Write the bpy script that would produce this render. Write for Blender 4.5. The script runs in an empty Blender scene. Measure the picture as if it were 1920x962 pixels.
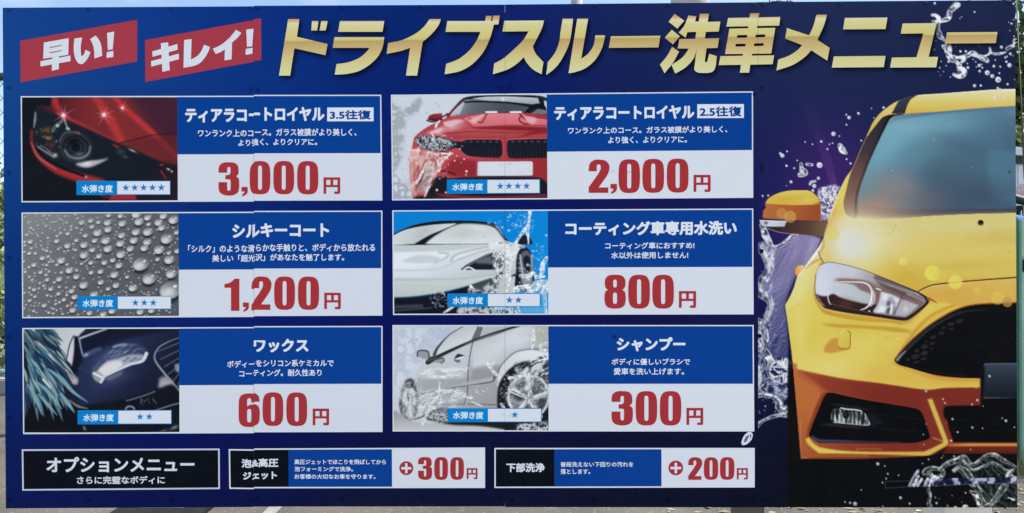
import bpy, bmesh, math, random
import numpy as np
from mathutils import Vector, Matrix
from mathutils.geometry import tessellate_polygon

SC = bpy.context.scene
COL = SC.collection
R = math.radians
# ------------------------------------------------------------------ camera
cam = bpy.data.cameras.new('camera'); cam_o = bpy.data.objects.new('camera', cam); COL.objects.link(cam_o)
CAM = np.array([0.04883612, -2.89067208, 1.50868544]); ROT = (1.56946926, 0.00459235, 0.01049086)
cam_o.location = CAM; cam_o.rotation_euler = ROT
cam.sensor_width = 36; cam.lens = 36*1507/1920; cam.clip_start = .05; cam.clip_end = 500
SC.camera = cam_o
# ------------------------------------------------------------------ sky, sun, exposure
SUN_EL, SUN_AZ = R(55), R(75)      # azimuth from +Y (behind the sign) towards +X
w = bpy.data.worlds.new('World'); SC.world = w; w.use_nodes = True
nt = w.node_tree; bg = nt.nodes['Background']
sky = nt.nodes.new('ShaderNodeTexSky'); sky.sky_type = 'NISHITA'; sky.sun_disc = False
sky.sun_elevation = SUN_EL; sky.sun_rotation = SUN_AZ; sky.air_density = 1.0; sky.dust_density = .6; sky.ozone_density = 1.0
tc = nt.nodes.new('ShaderNodeTexCoord'); mp = nt.nodes.new('ShaderNodeMapping'); mp.inputs['Scale'].default_value = (1.2, 1.2, 3.0)
nz = nt.nodes.new('ShaderNodeTexNoise'); nz.inputs['Scale'].default_value = 2.2; nz.inputs['Detail'].default_value = 7; nz.inputs['Roughness'].default_value = .55
rp = nt.nodes.new('ShaderNodeValToRGB'); rp.color_ramp.elements[0].position = .5; rp.color_ramp.elements[1].position = .75
mx = nt.nodes.new('ShaderNodeMixRGB'); mx.inputs[2].default_value = (5.2, 5.5, 6.2, 1)
ml = nt.nodes.new('ShaderNodeMath'); ml.operation = 'MULTIPLY'; ml.inputs[1].default_value = .75
nt.links.new(tc.outputs['Generated'], mp.inputs[0]); nt.links.new(mp.outputs[0], nz.inputs[0]); nt.links.new(nz.outputs[0], rp.inputs[0])
nt.links.new(rp.outputs[0], ml.inputs[0]); nt.links.new(ml.outputs[0], mx.inputs[0]); nt.links.new(sky.outputs[0], mx.inputs[1]); nt.links.new(mx.outputs[0], bg.inputs[0])
bg.inputs[1].default_value = .1
sl = bpy.data.lights.new('sun', 'SUN'); sl.energy = 4.0; sl.angle = R(.5); sl.color = (1, .95, .87)
so = bpy.data.objects.new('sun', sl); COL.objects.link(so)
sd = Vector((math.sin(SUN_AZ)*math.cos(SUN_EL), math.cos(SUN_AZ)*math.cos(SUN_EL), math.sin(SUN_EL)))
so.rotation_euler = sd.to_track_quat('Z', 'Y').to_euler(); so.location = (6, 8, 10)
vs = SC.view_settings; vs.view_transform = 'Standard'; vs.look = 'None'; vs.gamma = 1; vs.use_curve_mapping = False
vs.exposure = 1.05
SC.cycles.max_bounces = 6

# ------------------------------------------------------------------ geometry of the sheet: picture units -> board plane
_e = Matrix.Rotation(ROT[2], 3, 'Z') @ Matrix.Rotation(ROT[1], 3, 'Y') @ Matrix.Rotation(ROT[0], 3, 'X')
RM = np.array(_e)
def ray(P):
    P = np.asarray(P, float).reshape(-1, 2)
    d = np.stack([(P[:, 0]-960)/1507, (481-P[:, 1])/1507, -np.ones(len(P))], 1)
    return d @ RM.T
def PX(P, off=0.):
    """points of the artwork (1/1920 units) -> points on the sign's plane y = -off"""
    d = ray(P); t = -CAM[1]/d[:, 1]
    Q = CAM+d*t[:, None]
    Q[:, 1] = -off
    return Q
def AT(u, v, depth):
    """a spot in the place seen at u, v at a distance in front of the camera"""
    d = ray([(u, v)])[0]; return Vector(CAM+d*(depth/d[1]))

# ------------------------------------------------------------------ helpers
LIGHT = np.array([.868, .93, 1.057])           # light the sign's face receives, measured on its white fields
def albedo(c):
    c = np.asarray(c, float)
    l = np.where(c <= .04045, c/12.92, ((c+.055)/1.055)**2.4)
    return np.clip(l/LIGHT, .0025, .97)
def obj(name, me, mat=None, parent=None):
    o = bpy.data.objects.new(name, me); COL.objects.link(o)
    if mat is not None and not me.materials: me.materials.append(mat)
    if parent is not None: o.parent = parent
    return o
def mesh(name, V, F, cols=None):
    me = bpy.data.meshes.new(name)
    me.from_pydata([tuple(v) for v in V], [], [tuple(f) for f in F]) if not isinstance(F, np.ndarray) else grid_fill(me, V, F)
    if cols is not None:
        a = me.color_attributes.new('Col', 'FLOAT_COLOR', 'POINT')
        c = np.ones((len(V), 4), np.float32); c[:, :3] = cols
        a.data.foreach_set('color', c.ravel())
    me.update()
    return me
def grid_fill(me, V, F):
    n, k = F.shape
    me.vertices.add(len(V)); me.vertices.foreach_set('co', np.asarray(V, np.float32).ravel())
    me.loops.add(n*k); me.loops.foreach_set('vertex_index', F.astype(np.int32).ravel())
    me.polygons.add(n); me.polygons.foreach_set('loop_start', np.arange(0, n*k, k, dtype=np.int32))
    me.update(calc_edges=True)
def thing(name, label, cat, loc=(0, 0, 0), group=None):
    o = bpy.data.objects.new(name, None); COL.objects.link(o); o.location = loc
    o.empty_display_size = .1
    return tag(o, label, cat, group)
def tag(o, label, cat, group=None):
    o['label'] = label; o['category'] = cat
    if group: o['group'] = group
    return o
def boxbm(bm, x0, y0, z0, x1, y1, z1):
    v = [bm.verts.new(p) for p in ((x0, y0, z0), (x1, y0, z0), (x1, y1, z0), (x0, y1, z0), (x0, y0, z1), (x1, y0, z1), (x1, y1, z1), (x0, y1, z1))]
    for f in ((0, 3, 2, 1), (4, 5, 6, 7), (0, 1, 5, 4), (1, 2, 6, 5), (2, 3, 7, 6), (3, 0, 4, 7)): bm.faces.new([v[i] for i in f])
def bmdone(bm, name, bevel=0):
    if bevel: bmesh.ops.bevel(bm, geom=list(bm.edges), offset=bevel, segments=2, affect='EDGES', profile=.6)
    bmesh.ops.recalc_face_normals(bm, faces=bm.faces)
    me = bpy.data.meshes.new(name); bm.to_mesh(me); bm.free(); return me
def box(name, a, b, mat, parent=None, bevel=.004):
    bm = bmesh.new(); boxbm(bm, *a, *b); return obj(name, bmdone(bm, name, bevel), mat, parent)
def tube(name, P, r, mat, parent=None, seg=10, caps=True, r2=None):
    P = [Vector(p) for p in P]; V, F = [], []
    for i, p in enumerate(P):
        d = (P[min(i+1, len(P)-1)]-P[max(i-1, 0)]).normalized()
        a = d.cross(Vector((0, 0, 1)) if abs(d.z) < .9 else Vector((1, 0, 0))).normalized(); b = d.cross(a)
        rr = r if r2 is None else r+(r2-r)*i/(len(P)-1)
        for k in range(seg):
            t = 2*math.pi*k/seg; V.append(p+a*math.cos(t)*rr+b*math.sin(t)*rr)
    for i in range(len(P)-1):
        for k in range(seg): F.append((i*seg+k, i*seg+(k+1) % seg, (i+1)*seg+(k+1) % seg, (i+1)*seg+k))
    if caps: F += [tuple(range(seg))[::-1], tuple(range((len(P)-1)*seg, len(P)*seg))]
    me = mesh(name, V, F); bm = bmesh.new(); bm.from_mesh(me); bmesh.ops.recalc_face_normals(bm, faces=bm.faces); bm.to_mesh(me); bm.free()
    for p in me.polygons: p.use_smooth = len(p.vertices) == 4
    return obj(name, me, mat, parent)
# ------------------------------------------------------------------ materials
def mat(name, c=(.5, .5, .5), rough=.6, spec=.4, noise=None, scale=8, bump=0, bscale=60, metal=0, detail=6):
    """procedural: colour varied by noise between c and noise, optional fine relief"""
    m = bpy.data.materials.new(name); m.use_nodes = True; n = m.node_tree; p = n.nodes['Principled BSDF']
    p.inputs['Roughness'].default_value = rough; p.inputs['Specular IOR Level'].default_value = spec; p.inputs['Metallic'].default_value = metal
    t = n.nodes.new('ShaderNodeTexCoord')
    tx = n.nodes.new('ShaderNodeTexNoise'); tx.inputs['Scale'].default_value = scale; tx.inputs['Detail'].default_value = detail
    n.links.new(t.outputs['Object'], tx.inputs[0])
    r = n.nodes.new('ShaderNodeValToRGB'); r.color_ramp.elements[0].position = .35; r.color_ramp.elements[1].position = .65
    c2 = noise if noise is not None else tuple(x*.85 for x in c)
    r.color_ramp.elements[0].color = (*c, 1); r.color_ramp.elements[1].color = (*c2, 1)
    n.links.new(tx.outputs[0], r.inputs[0]); n.links.new(r.outputs[0], p.inputs['Base Color'])
    if bump:
        b = n.nodes.new('ShaderNodeBump'); b.inputs['Strength'].default_value = bump; b.inputs['Distance'].default_value = .01
        t2 = n.nodes.new('ShaderNodeTexNoise'); t2.inputs['Scale'].default_value = bscale; t2.inputs['Detail'].default_value = 5
        n.links.new(t.outputs['Object'], t2.inputs[0]); n.links.new(t2.outputs[0], b.inputs['Height']); n.links.new(b.outputs[0], p.inputs['Normal'])
    return m
def print_mat(name, objcol=False):
    m = bpy.data.materials.new(name); m.use_nodes = True; n = m.node_tree; p = n.nodes['Principled BSDF']
    p.inputs['Specular IOR Level'].default_value = .02
    if objcol:
        a = n.nodes.new('ShaderNodeObjectInfo'); src = a.outputs['Color']
    else:
        a = n.nodes.new('ShaderNodeVertexColor'); a.layer_name = 'Col'; src = a.outputs['Color']
    t = n.nodes.new('ShaderNodeTexCoord')
    d = n.nodes.new('ShaderNodeTexNoise'); d.inputs['Scale'].default_value = 3; d.inputs['Detail'].default_value = 8
    rr = n.nodes.new('ShaderNodeMapRange'); rr.inputs['To Min'].default_value = .34; rr.inputs['To Max'].default_value = .55
    n.links.new(t.outputs['Object'], d.inputs[0]); n.links.new(d.outputs[0], rr.inputs[0]); n.links.new(rr.outputs[0], p.inputs['Roughness'])
    # faint film of dust on the laminate
    g = n.nodes.new('ShaderNodeTexNoise'); g.inputs['Scale'].default_value = 14; g.inputs['Detail'].default_value = 10; g.inputs['Roughness'].default_value = .7
    n.links.new(t.outputs['Object'], g.inputs[0])
    gr = n.nodes.new('ShaderNodeMapRange'); gr.inputs['From Min'].default_value = .45; gr.inputs['From Max'].default_value = .8; gr.inputs['To Max'].default_value = .007
    n.links.new(g.outputs[0], gr.inputs[0])
    mx = n.nodes.new('ShaderNodeMixRGB'); mx.inputs[2].default_value = (.42, .41, .38, 1)
    n.links.new(gr.outputs[0], mx.inputs[0]); n.links.new(src, mx.inputs[1]); n.links.new(mx.outputs[0], p.inputs['Base Color'])
    # slightly wavy sheet
    b = n.nodes.new('ShaderNodeBump'); b.inputs['Strength'].default_value = .08; b.inputs['Distance'].default_value = .02
    wv = n.nodes.new('ShaderNodeTexNoise'); wv.inputs['Scale'].default_value = 2.2; wv.inputs['Detail'].default_value = 2
    n.links.new(t.outputs['Object'], wv.inputs[0]); n.links.new(wv.outputs[0], b.inputs['Height']); n.links.new(b.outputs[0], p.inputs['Normal'])
    return m
PRINT = print_mat('laminated print'); CAPM = print_mat('painted screw head', True)
# ------------------------------------------------------------------ print shop
# The sign carries printed pictures.  They are painted here in numpy in sheet
# coordinates (units: 1/1920 of the sheet photograph) and become vertex colours
# of fine flat meshes.
def col(c):
    if isinstance(c, str):
        c = c.lstrip('#')
        return np.array([int(c[i:i+2], 16) for i in (0, 2, 4)], float)/255
    return np.asarray(c, float)/255

def pts(s, T=None, closed=True, smooth=True, n=6):
    """'x,y x,y* ...' -> sampled outline; * marks a sharp corner"""
    P, K = [], []
    if isinstance(s, str):
        for t in s.split():
            k = t.endswith('*')
            a, b = t.rstrip('*').split(',')
            P.append((float(a), float(b))); K.append(k)
    else:
        P = list(s); K = [False]*len(P)
    P = np.array(P, float)
    if T is not None:
        P = np.array([T[0], T[1]]) + P*T[2]
    if not smooth or len(P) < 3:
        return P
    N = len(P); out = []
    M = N if closed else N-1
    for i in range(M):
        p1, p2 = P[i], P[(i+1) % N]
        if K[i] and K[(i+1) % N]:
            out.append(p1[None]); continue
        p0 = P[(i-1) % N] if (closed or i > 0) else p1
        p3 = P[(i+2) % N] if (closed or i+2 < N) else p2
        m1 = (p2-p0)/2 if not K[i] else (p2-p1)*.6
        m2 = (p3-p1)/2 if not K[(i+1) % N] else (p2-p1)*.6
        d = np.hypot(*(p2-p1))
        for m in (m1, m2):
            L = np.hypot(*m)
            if L > d*1.2: m *= d*1.2/L
        t = (np.arange(n)/n)[:, None]
        out.append((2*t**3-3*t**2+1)*p1+(t**3-2*t**2+t)*m1+(-2*t**3+3*t**2)*p2+(t**3-t**2)*m2)
    if not closed: out.append(P[-1:])
    return np.concatenate(out)

def hsh(ix, iy, seed):
    h = (ix.astype(np.int64)*374761393+iy.astype(np.int64)*668265263+seed*1442695041) & 0xffffffff
    h = ((h ^ (h >> 13))*1274126177) & 0xffffffff
    return ((h ^ (h >> 16)) & 0xffff)/65535.

def vnoise(x, y, seed=0):
    ix, iy = np.floor(x), np.floor(y)
    fx, fy = x-ix, y-iy
    fx = fx*fx*(3-2*fx); fy = fy*fy*(3-2*fy)
    a = hsh(ix, iy, seed); b = hsh(ix+1, iy, seed); c = hsh(ix, iy+1, seed); d = hsh(ix+1, iy+1, seed)
    return (a*(1-fx)+b*fx)*(1-fy)+(c*(1-fx)+d*fx)*fy

def fbm(x, y, seed=0, o=4):
    r = 0; a = .5; t = 0
    for i in range(o):
        r = r+a*vnoise(x, y, seed+i*17); t += a
        x = x*2.03; y = y*2.03; a *= .5
    return r/t

def lin(x0, y0, x1, y1, *stops):
    st = [(s[0], col(s[1])) for s in stops]
    tt = np.array([s[0] for s in st]); cc = np.array([s[1] for s in st])
    def f(X, Y):
        t = ((X-x0)*(x1-x0)+(Y-y0)*(y1-y0))/((x1-x0)**2+(y1-y0)**2)
        return np.stack([np.interp(t, tt, cc[:, k]) for k in range(3)], -1)
    return f

def cboxblur(a, r):
    r = int(max(1, round(r)))
    for ax in (0, 1):
        p = np.pad(a, [(r+1, r) if i == ax else (0, 0) for i in range(2)], mode='edge')
        c = np.cumsum(p, axis=ax)
        n = a.shape[ax]
        hi = np.take(c, np.arange(2*r+1, 2*r+1+n), axis=ax); lo = np.take(c, np.arange(0, n), axis=ax)
        a = (hi-lo)/(2*r+1)
    return a

class Cv:
    def __init__(s, x0, y0, x1, y1, bg=(0, 0, 0), step=1.25):
        s.x0, s.y0, s.x1, s.y1 = x0, y0, x1, y1
        nx = int(round((x1-x0)/step))+1; ny = int(round((y1-y0)/step))+1
        s.nx, s.ny = nx, ny
        s.xs = np.linspace(x0, x1, nx); s.ys = np.linspace(y0, y1, ny)
        s.dx = s.xs[1]-s.xs[0]; s.dy = s.ys[1]-s.ys[0]
        s.X, s.Y = np.meshgrid(s.xs, s.ys)
        s.C = np.zeros((ny, nx, 3)); s.L = np.zeros((ny, nx), np.int16)
        s.clip = None; s.ribbon = False; s.jw = 1.
        s.C[:] = bg(s.X, s.Y) if callable(bg) else col(bg)
    def win(s, a, b, c, d, pad=0):
        i0 = max(0, int((a-pad-s.x0)/s.dx)-1); i1 = min(s.nx, int((c+pad-s.x0)/s.dx)+3)
        j0 = max(0, int((b-pad-s.y0)/s.dy)-1); j1 = min(s.ny, int((d+pad-s.y0)/s.dy)+3)
        return i0, i1, j0, j1
    def cover(s, P, blur=0):
        if P.ndim == 2: P = [P]
        A = np.concatenate(P)
        i0, i1, j0, j1 = s.win(A[:, 0].min(), A[:, 1].min(), A[:, 0].max(), A[:, 1].max(), blur*2+2)
        if i1-i0 < 1 or j1-j0 < 1: return None
        w = i1-i0; h = j1-j0; SS = 4
        acc = np.zeros((h, w))
        E0 = np.concatenate(P); E1 = np.concatenate([np.roll(p, -1, 0) for p in P])
        ex0, ey0 = (E0[:, 0]-s.x0)/s.dx-i0+.5, (E0[:, 1]-s.y0)/s.dy-j0+.5
        ex1, ey1 = (E1[:, 0]-s.x0)/s.dx-i0+.5, (E1[:, 1]-s.y0)/s.dy-j0+.5
        xi = np.arange(w)
        for r in range(h*SS):
            y = (r+.5)/SS
            m = (ey0 <= y) != (ey1 <= y)
            if not m.any(): continue
            a0, b0, a1, b1 = ex0[m], ey0[m], ex1[m], ey1[m]
            xx = np.sort(a0+(y-b0)/(b1-b0)*(a1-a0))
            row = acc[r//SS]
            for k in range(0, len(xx)-1, 2):
                row += np.clip(np.minimum(xx[k+1], xi+1)-np.maximum(xx[k], xi), 0, 1)
        acc /= SS
        if blur >= .8:
            for _ in range(2 if blur > 1.3 else 1): acc = cboxblur(acc, blur/s.dx*.6)
        return acc, (i0, i1, j0, j1)
    def put(s, cov, w, c, alpha=1., label=None, mode=None):
        i0, i1, j0, j1 = w
        sl = (slice(j0, j1), slice(i0, i1))
        if s.clip is not None: cov = cov*s.clip[sl]
        X, Y = s.X[sl], s.Y[sl]
        cc = c(X, Y) if callable(c) else col(c)
        a = alpha(X, Y) if callable(alpha) else alpha
        k = (cov*a)[..., None]
        if mode == 'add': s.C[sl] = np.clip(s.C[sl]+k*cc, 0, 1)
        else: s.C[sl] = s.C[sl]*(1-k)+cc*k
        if label is not None: s.L[sl][cov > .5] = label
    def poly(s, P, c, T=None, blur=0, alpha=1., label=None, smooth=True, mode=None):
        if isinstance(P, str): P = pts(P, T, True, smooth)
        r = s.cover(P, blur)
        if r: s.put(r[0], r[1], c, alpha, label, mode)
    def line(s, P, wd, c, T=None, blur=0.8, alpha=1., smooth=True, mode=None, label=None):
        """stroke; wd number or (start, ..., end) in sheet units"""
        if isinstance(P, str): P = pts(P, T, False, smooth)
        P = np.asarray(P, float)
        if len(P) < 2: return
        q = np.concatenate([[0], np.cumsum(np.hypot(*np.diff(P, axis=0).T))]); q /= max(q[-1], 1e-9)
        R = np.interp(q, np.linspace(0, 1, np.size(wd)), np.atleast_1d(np.asarray(wd, float)))/2
        m = R.max()+blur+1
        W = s.win(P[:, 0].min(), P[:, 1].min(), P[:, 0].max(), P[:, 1].max(), m)
        i0, i1, j0, j1 = W
        if i1 <= i0 or j1 <= j0: return
        cov = np.zeros((j1-j0, i1-i0))
        for k in range(len(P)-1):
            a, b = P[k], P[k+1]
            u0, u1, v0, v1 = s.win(min(a[0], b[0]), min(a[1], b[1]), max(a[0], b[0]), max(a[1], b[1]), m)
            if u1 <= u0 or v1 <= v0: continue
            X = s.X[v0:v1, u0:u1]; Y = s.Y[v0:v1, u0:u1]
            d = b-a; L2 = d@d+1e-12
            t = np.clip(((X-a[0])*d[0]+(Y-a[1])*d[1])/L2, 0, 1)
            ds = np.hypot(X-a[0]-t*d[0], Y-a[1]-t*d[1])
            rr = R[k]*(1-t)+R[k+1]*t
            v = np.clip((rr-ds)/(blur+.7)+.5, 0, 1)*np.minimum(1, (rr*2+.35)/1.0)
            sl = (slice(v0-j0, v1-j0), slice(u0-i0, u1-i0))
            cov[sl] = np.maximum(cov[sl], v)
        s.put(cov, W, c, alpha, label, mode)
    def blob(s, cx, cy, rx, ry, c, alpha=1., ang=0, soft=1., T=None, mode=None, label=None):
        """soft=1 gaussian-like, soft small = hard disc"""
        if T is not None:
            cx, cy, rx, ry = T[0]+cx*T[2], T[1]+cy*T[2], rx*T[2], ry*T[2]
        m = max(rx, ry)*(2.2 if soft >= 1 else 1)+2
        W = s.win(cx-m, cy-m, cx+m, cy+m)
        i0, i1, j0, j1 = W
        if i1 <= i0 or j1 <= j0: return
        X = s.X[j0:j1, i0:i1]-cx; Y = s.Y[j0:j1, i0:i1]-cy
        ca, sa = math.cos(math.radians(ang)), math.sin(math.radians(ang))
        u = (X*ca+Y*sa)/rx; v = (-X*sa+Y*ca)/ry
        r = np.sqrt(u*u+v*v)
        if soft >= 1: cov = np.exp(-r*r*1.2)
        else:
            e = max(soft, 1.2*s.dx/min(rx, ry)); cov = np.clip((1-r)/e+.5, 0, 1)
        s.put(cov, W, c, alpha, label, mode)
    def tex(s, P, fn, T=None, blur=0, alpha=1., smooth=True, label=None):
        s.poly(P, fn, T, blur, alpha, label, smooth)
    # --- water
    def drop(s, cx, cy, r, ang=0, asp=1., T=None, dim=1.):
        if T is not None: cx, cy, r = T[0]+cx*T[2], T[1]+cy*T[2], r*T[2]
        k = np.array([235, 238, 248])*dim
        if r < 2.2:
            s.blob(cx, cy, r*asp, r, k, .95, ang, .6); return
        s.blob(cx, cy, r*asp, r, k, .95, ang, .25)
        s.blob(cx+r*.15, cy+r*.12, r*asp*.5, r*.45, (110, 114, 142), .5+.35*((cx*7.1+cy*3.3) % 1), ang, .9)
        s.blob(cx-r*.25, cy-r*.3, r*.3, r*.28, (255, 255, 255), .95, ang, .5)
    def jet(s, P, wd, T=None, seed=1, base=(205, 212, 228), dark=(52, 54, 82), hi=(250, 251, 255), n=5, jit=.3, alpha=.95, thr=.47):
        """a glassy ribbon of water along a path"""
        P = pts(P, T, False) if isinstance(P, str) else P
        q = np.concatenate([[0], np.cumsum(np.hypot(*np.diff(P, axis=0).T))])
        m = max(6, int(q[-1]/1.6))
        t = np.linspace(0, q[-1], m)
        C = np.stack([np.interp(t, q, P[:, 0]), np.interp(t, q, P[:, 1])], 1)
        d = np.gradient(C, axis=0); d /= np.hypot(*d.T)[:, None]+1e-9
        nn = np.stack([-d[:, 1], d[:, 0]], 1)
        Wd = np.interp(t/q[-1], np.linspace(0, 1, np.size(wd)), np.atleast_1d(np.asarray(wd, float)))*s.jw
        wob = lambda k, f: vnoise(t/f, np.full_like(t, k*7.3), seed)-.5
        fq = float(np.clip(np.mean(Wd)*2.2, 9, 22))
        off = nn*(wob(1, fq)*Wd*jit*2)[:, None]
        W2_ = Wd*(1+.85*wob(2, fq*.8))
        fz = float(np.clip(np.mean(Wd)*.75, 3.2, 8))
        bs, dk, hh = col(base), col(dark), col(hi)
        if s.ribbon and q[-1] > 5*np.mean(Wd):       # long ribbon: soft glassy bands along it
            md = bs*.5+dk*.5
            n1, n2, n3 = wob(60, fq), wob(61, fq*.6), wob(62, fq*1.4)
            s.line(C+off, tuple(W2_), md*255, blur=1.6, alpha=alpha*.8)
            s.line(C+off+nn*((.14+.5*n1)*Wd)[:, None], tuple(np.maximum(.5, W2_*(.42+.4*n2))), dk*255, blur=1.6, alpha=alpha*.75)
            s.line(C+off+nn*((-.24+.35*n2)*Wd)[:, None], tuple(np.maximum(.4, W2_*(.34+.6*n3))), bs*255, blur=1.5, alpha=alpha)
            s.line(C+off+nn*((-.2+.5*n3)*Wd)[:, None], tuple(np.maximum(.3, W2_*(.18+.5*n1))), hi, blur=1.2, alpha=alpha*.9)
            s.line(C+off+nn*(.46*W2_)[:, None], tuple(np.maximum(.2, .9+1.6*n2)), hi, blur=.8, alpha=alpha*.5)
            s.line(C+off-nn*(.46*W2_)[:, None], tuple(np.maximum(.2, .8+1.6*n3)), bs*255, blur=.8, alpha=alpha*.45)
            def tone2(X, Y):
                g = fbm(X/5., Y/5., seed, 3); k = np.clip((g-.47)*6, 0, 1)[..., None]
                return dk*(1-k)+hh*k
            s.line(C+off, tuple(W2_*.85), tone2, blur=1.2, alpha=alpha*.42)
            return
        s.line(C+off, tuple(W2_+.6), hi, alpha=alpha*.85)
        def tone(X, Y):
            g = fbm(X/fz, Y/fz, seed, 3); h = fbm(X/fz/1.2+7, Y/fz/1.2+3, seed+3, 2)
            k = np.clip((g-thr)*4.5+.15, 0, 1)[..., None]; e = np.clip((h-.54)*6, 0, 1)[..., None]
            c_ = dk*(1-k)+bs*k
            return c_*(1-e)+hh*e
        s.line(C+off+nn*(Wd*.04)[:, None], tuple(np.maximum(.4, W2_-1.5)), tone, alpha=alpha)
        for k in range(max(1, n//4)):
            s.line(C+off+nn*(wob(40+k, 6)*Wd*.9)[:, None], tuple(np.maximum(.5, Wd*.14*(1+2*wob(50+k, 5)))), hi, alpha=alpha*.7)
    def spray(s, cx, cy, rx, ry, n, seed, rmin=.7, rmax=2.2, c=(235, 238, 246), alpha=.85, T=None):
        if T is not None: cx, cy, rx, ry = T[0]+cx*T[2], T[1]+cy*T[2], rx*T[2], ry*T[2]
        rg = np.random.RandomState(seed)
        for _ in range(n):
            a = rg.uniform(0, 6.283); r = math.sqrt(rg.uniform(0, 1))
            s.blob(cx+rx*r*math.cos(a), cy+ry*r*math.sin(a), rg.uniform(rmin, rmax), rg.uniform(rmin, rmax), c, alpha*rg.uniform(.4, 1), rg.uniform(0, 180), .7)
    def foam(s, P, T=None, seed=3, f=4., lo=(70, 75, 95), hi=(245, 247, 252), alpha=.85, thr=.5, blur=2, stretch=(1, 1), ang=0):
        """churning water filling an outline"""
        ca, sa = math.cos(math.radians(ang)), math.sin(math.radians(ang))
        lo, hi = col(lo), col(hi)
        def uv(X, Y):
            u, v = (X*ca+Y*sa)/f/stretch[0], (-X*sa+Y*ca)/f/stretch[1]
            wx, wy = fbm(u*.5, v*.5, seed, 3), fbm(u*.5+9, v*.5+4, seed+5, 3)
            return u+3*wx, v+3*wy
        def c(X, Y):
            u, v = uv(X, Y)
            n = fbm(u, v, seed+9, 3); r = 1-np.abs(2*n-1)
            k = np.clip((r-.55)*3.0, 0, 1)[..., None]
            return lo*(1-k)+hi*k
        def a(X, Y):
            u, v = uv(X*.6, Y*.6)
            return alpha*np.clip((fbm(u, v, seed+31, 3)-thr+.25)*4, 0, 1)
        s.poly(P, c, T, blur, a)
# background of the printed sheet, sky haze at upper left painted into it (control points over the whole sign)
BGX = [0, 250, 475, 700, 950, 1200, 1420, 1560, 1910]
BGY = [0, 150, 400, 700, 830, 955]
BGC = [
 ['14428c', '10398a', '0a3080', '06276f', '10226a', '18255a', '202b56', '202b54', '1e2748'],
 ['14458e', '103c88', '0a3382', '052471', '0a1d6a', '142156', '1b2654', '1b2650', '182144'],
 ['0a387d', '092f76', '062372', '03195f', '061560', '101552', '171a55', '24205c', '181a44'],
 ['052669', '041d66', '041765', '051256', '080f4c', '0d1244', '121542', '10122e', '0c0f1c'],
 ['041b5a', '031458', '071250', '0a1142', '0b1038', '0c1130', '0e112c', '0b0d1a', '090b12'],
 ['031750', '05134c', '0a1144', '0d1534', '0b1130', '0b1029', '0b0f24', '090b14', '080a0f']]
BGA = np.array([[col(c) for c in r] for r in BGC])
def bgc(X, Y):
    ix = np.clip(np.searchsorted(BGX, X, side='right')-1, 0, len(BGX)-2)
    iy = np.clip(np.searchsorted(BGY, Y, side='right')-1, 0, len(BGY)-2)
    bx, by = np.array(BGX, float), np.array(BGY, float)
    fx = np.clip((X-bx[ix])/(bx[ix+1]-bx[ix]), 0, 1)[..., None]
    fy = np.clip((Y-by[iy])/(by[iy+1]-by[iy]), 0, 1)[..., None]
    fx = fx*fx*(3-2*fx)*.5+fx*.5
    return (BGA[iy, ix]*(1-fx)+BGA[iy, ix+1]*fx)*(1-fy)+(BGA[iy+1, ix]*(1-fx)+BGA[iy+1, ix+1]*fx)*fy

ZS = 500/1920
ZA, ZB, ZC, ZD, ZE = (1420, 0, ZS), (1420, 150, ZS), (1420, 340, ZS), (1420, 540, ZS), (1420, 712, ZS)
ZF = (1500, 470, 280/1796); ZG = (1500, 730, 280/1920); ZH = (1660, 550, 250/1336); ZM = (1420, 300, 200/1202)
W1 = (1400, 430, 140/641); W2 = (1390, 600, 120/444); W3 = (1640, 840, 280/1920); W4 = (1730, 0, 190/1075)

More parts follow.
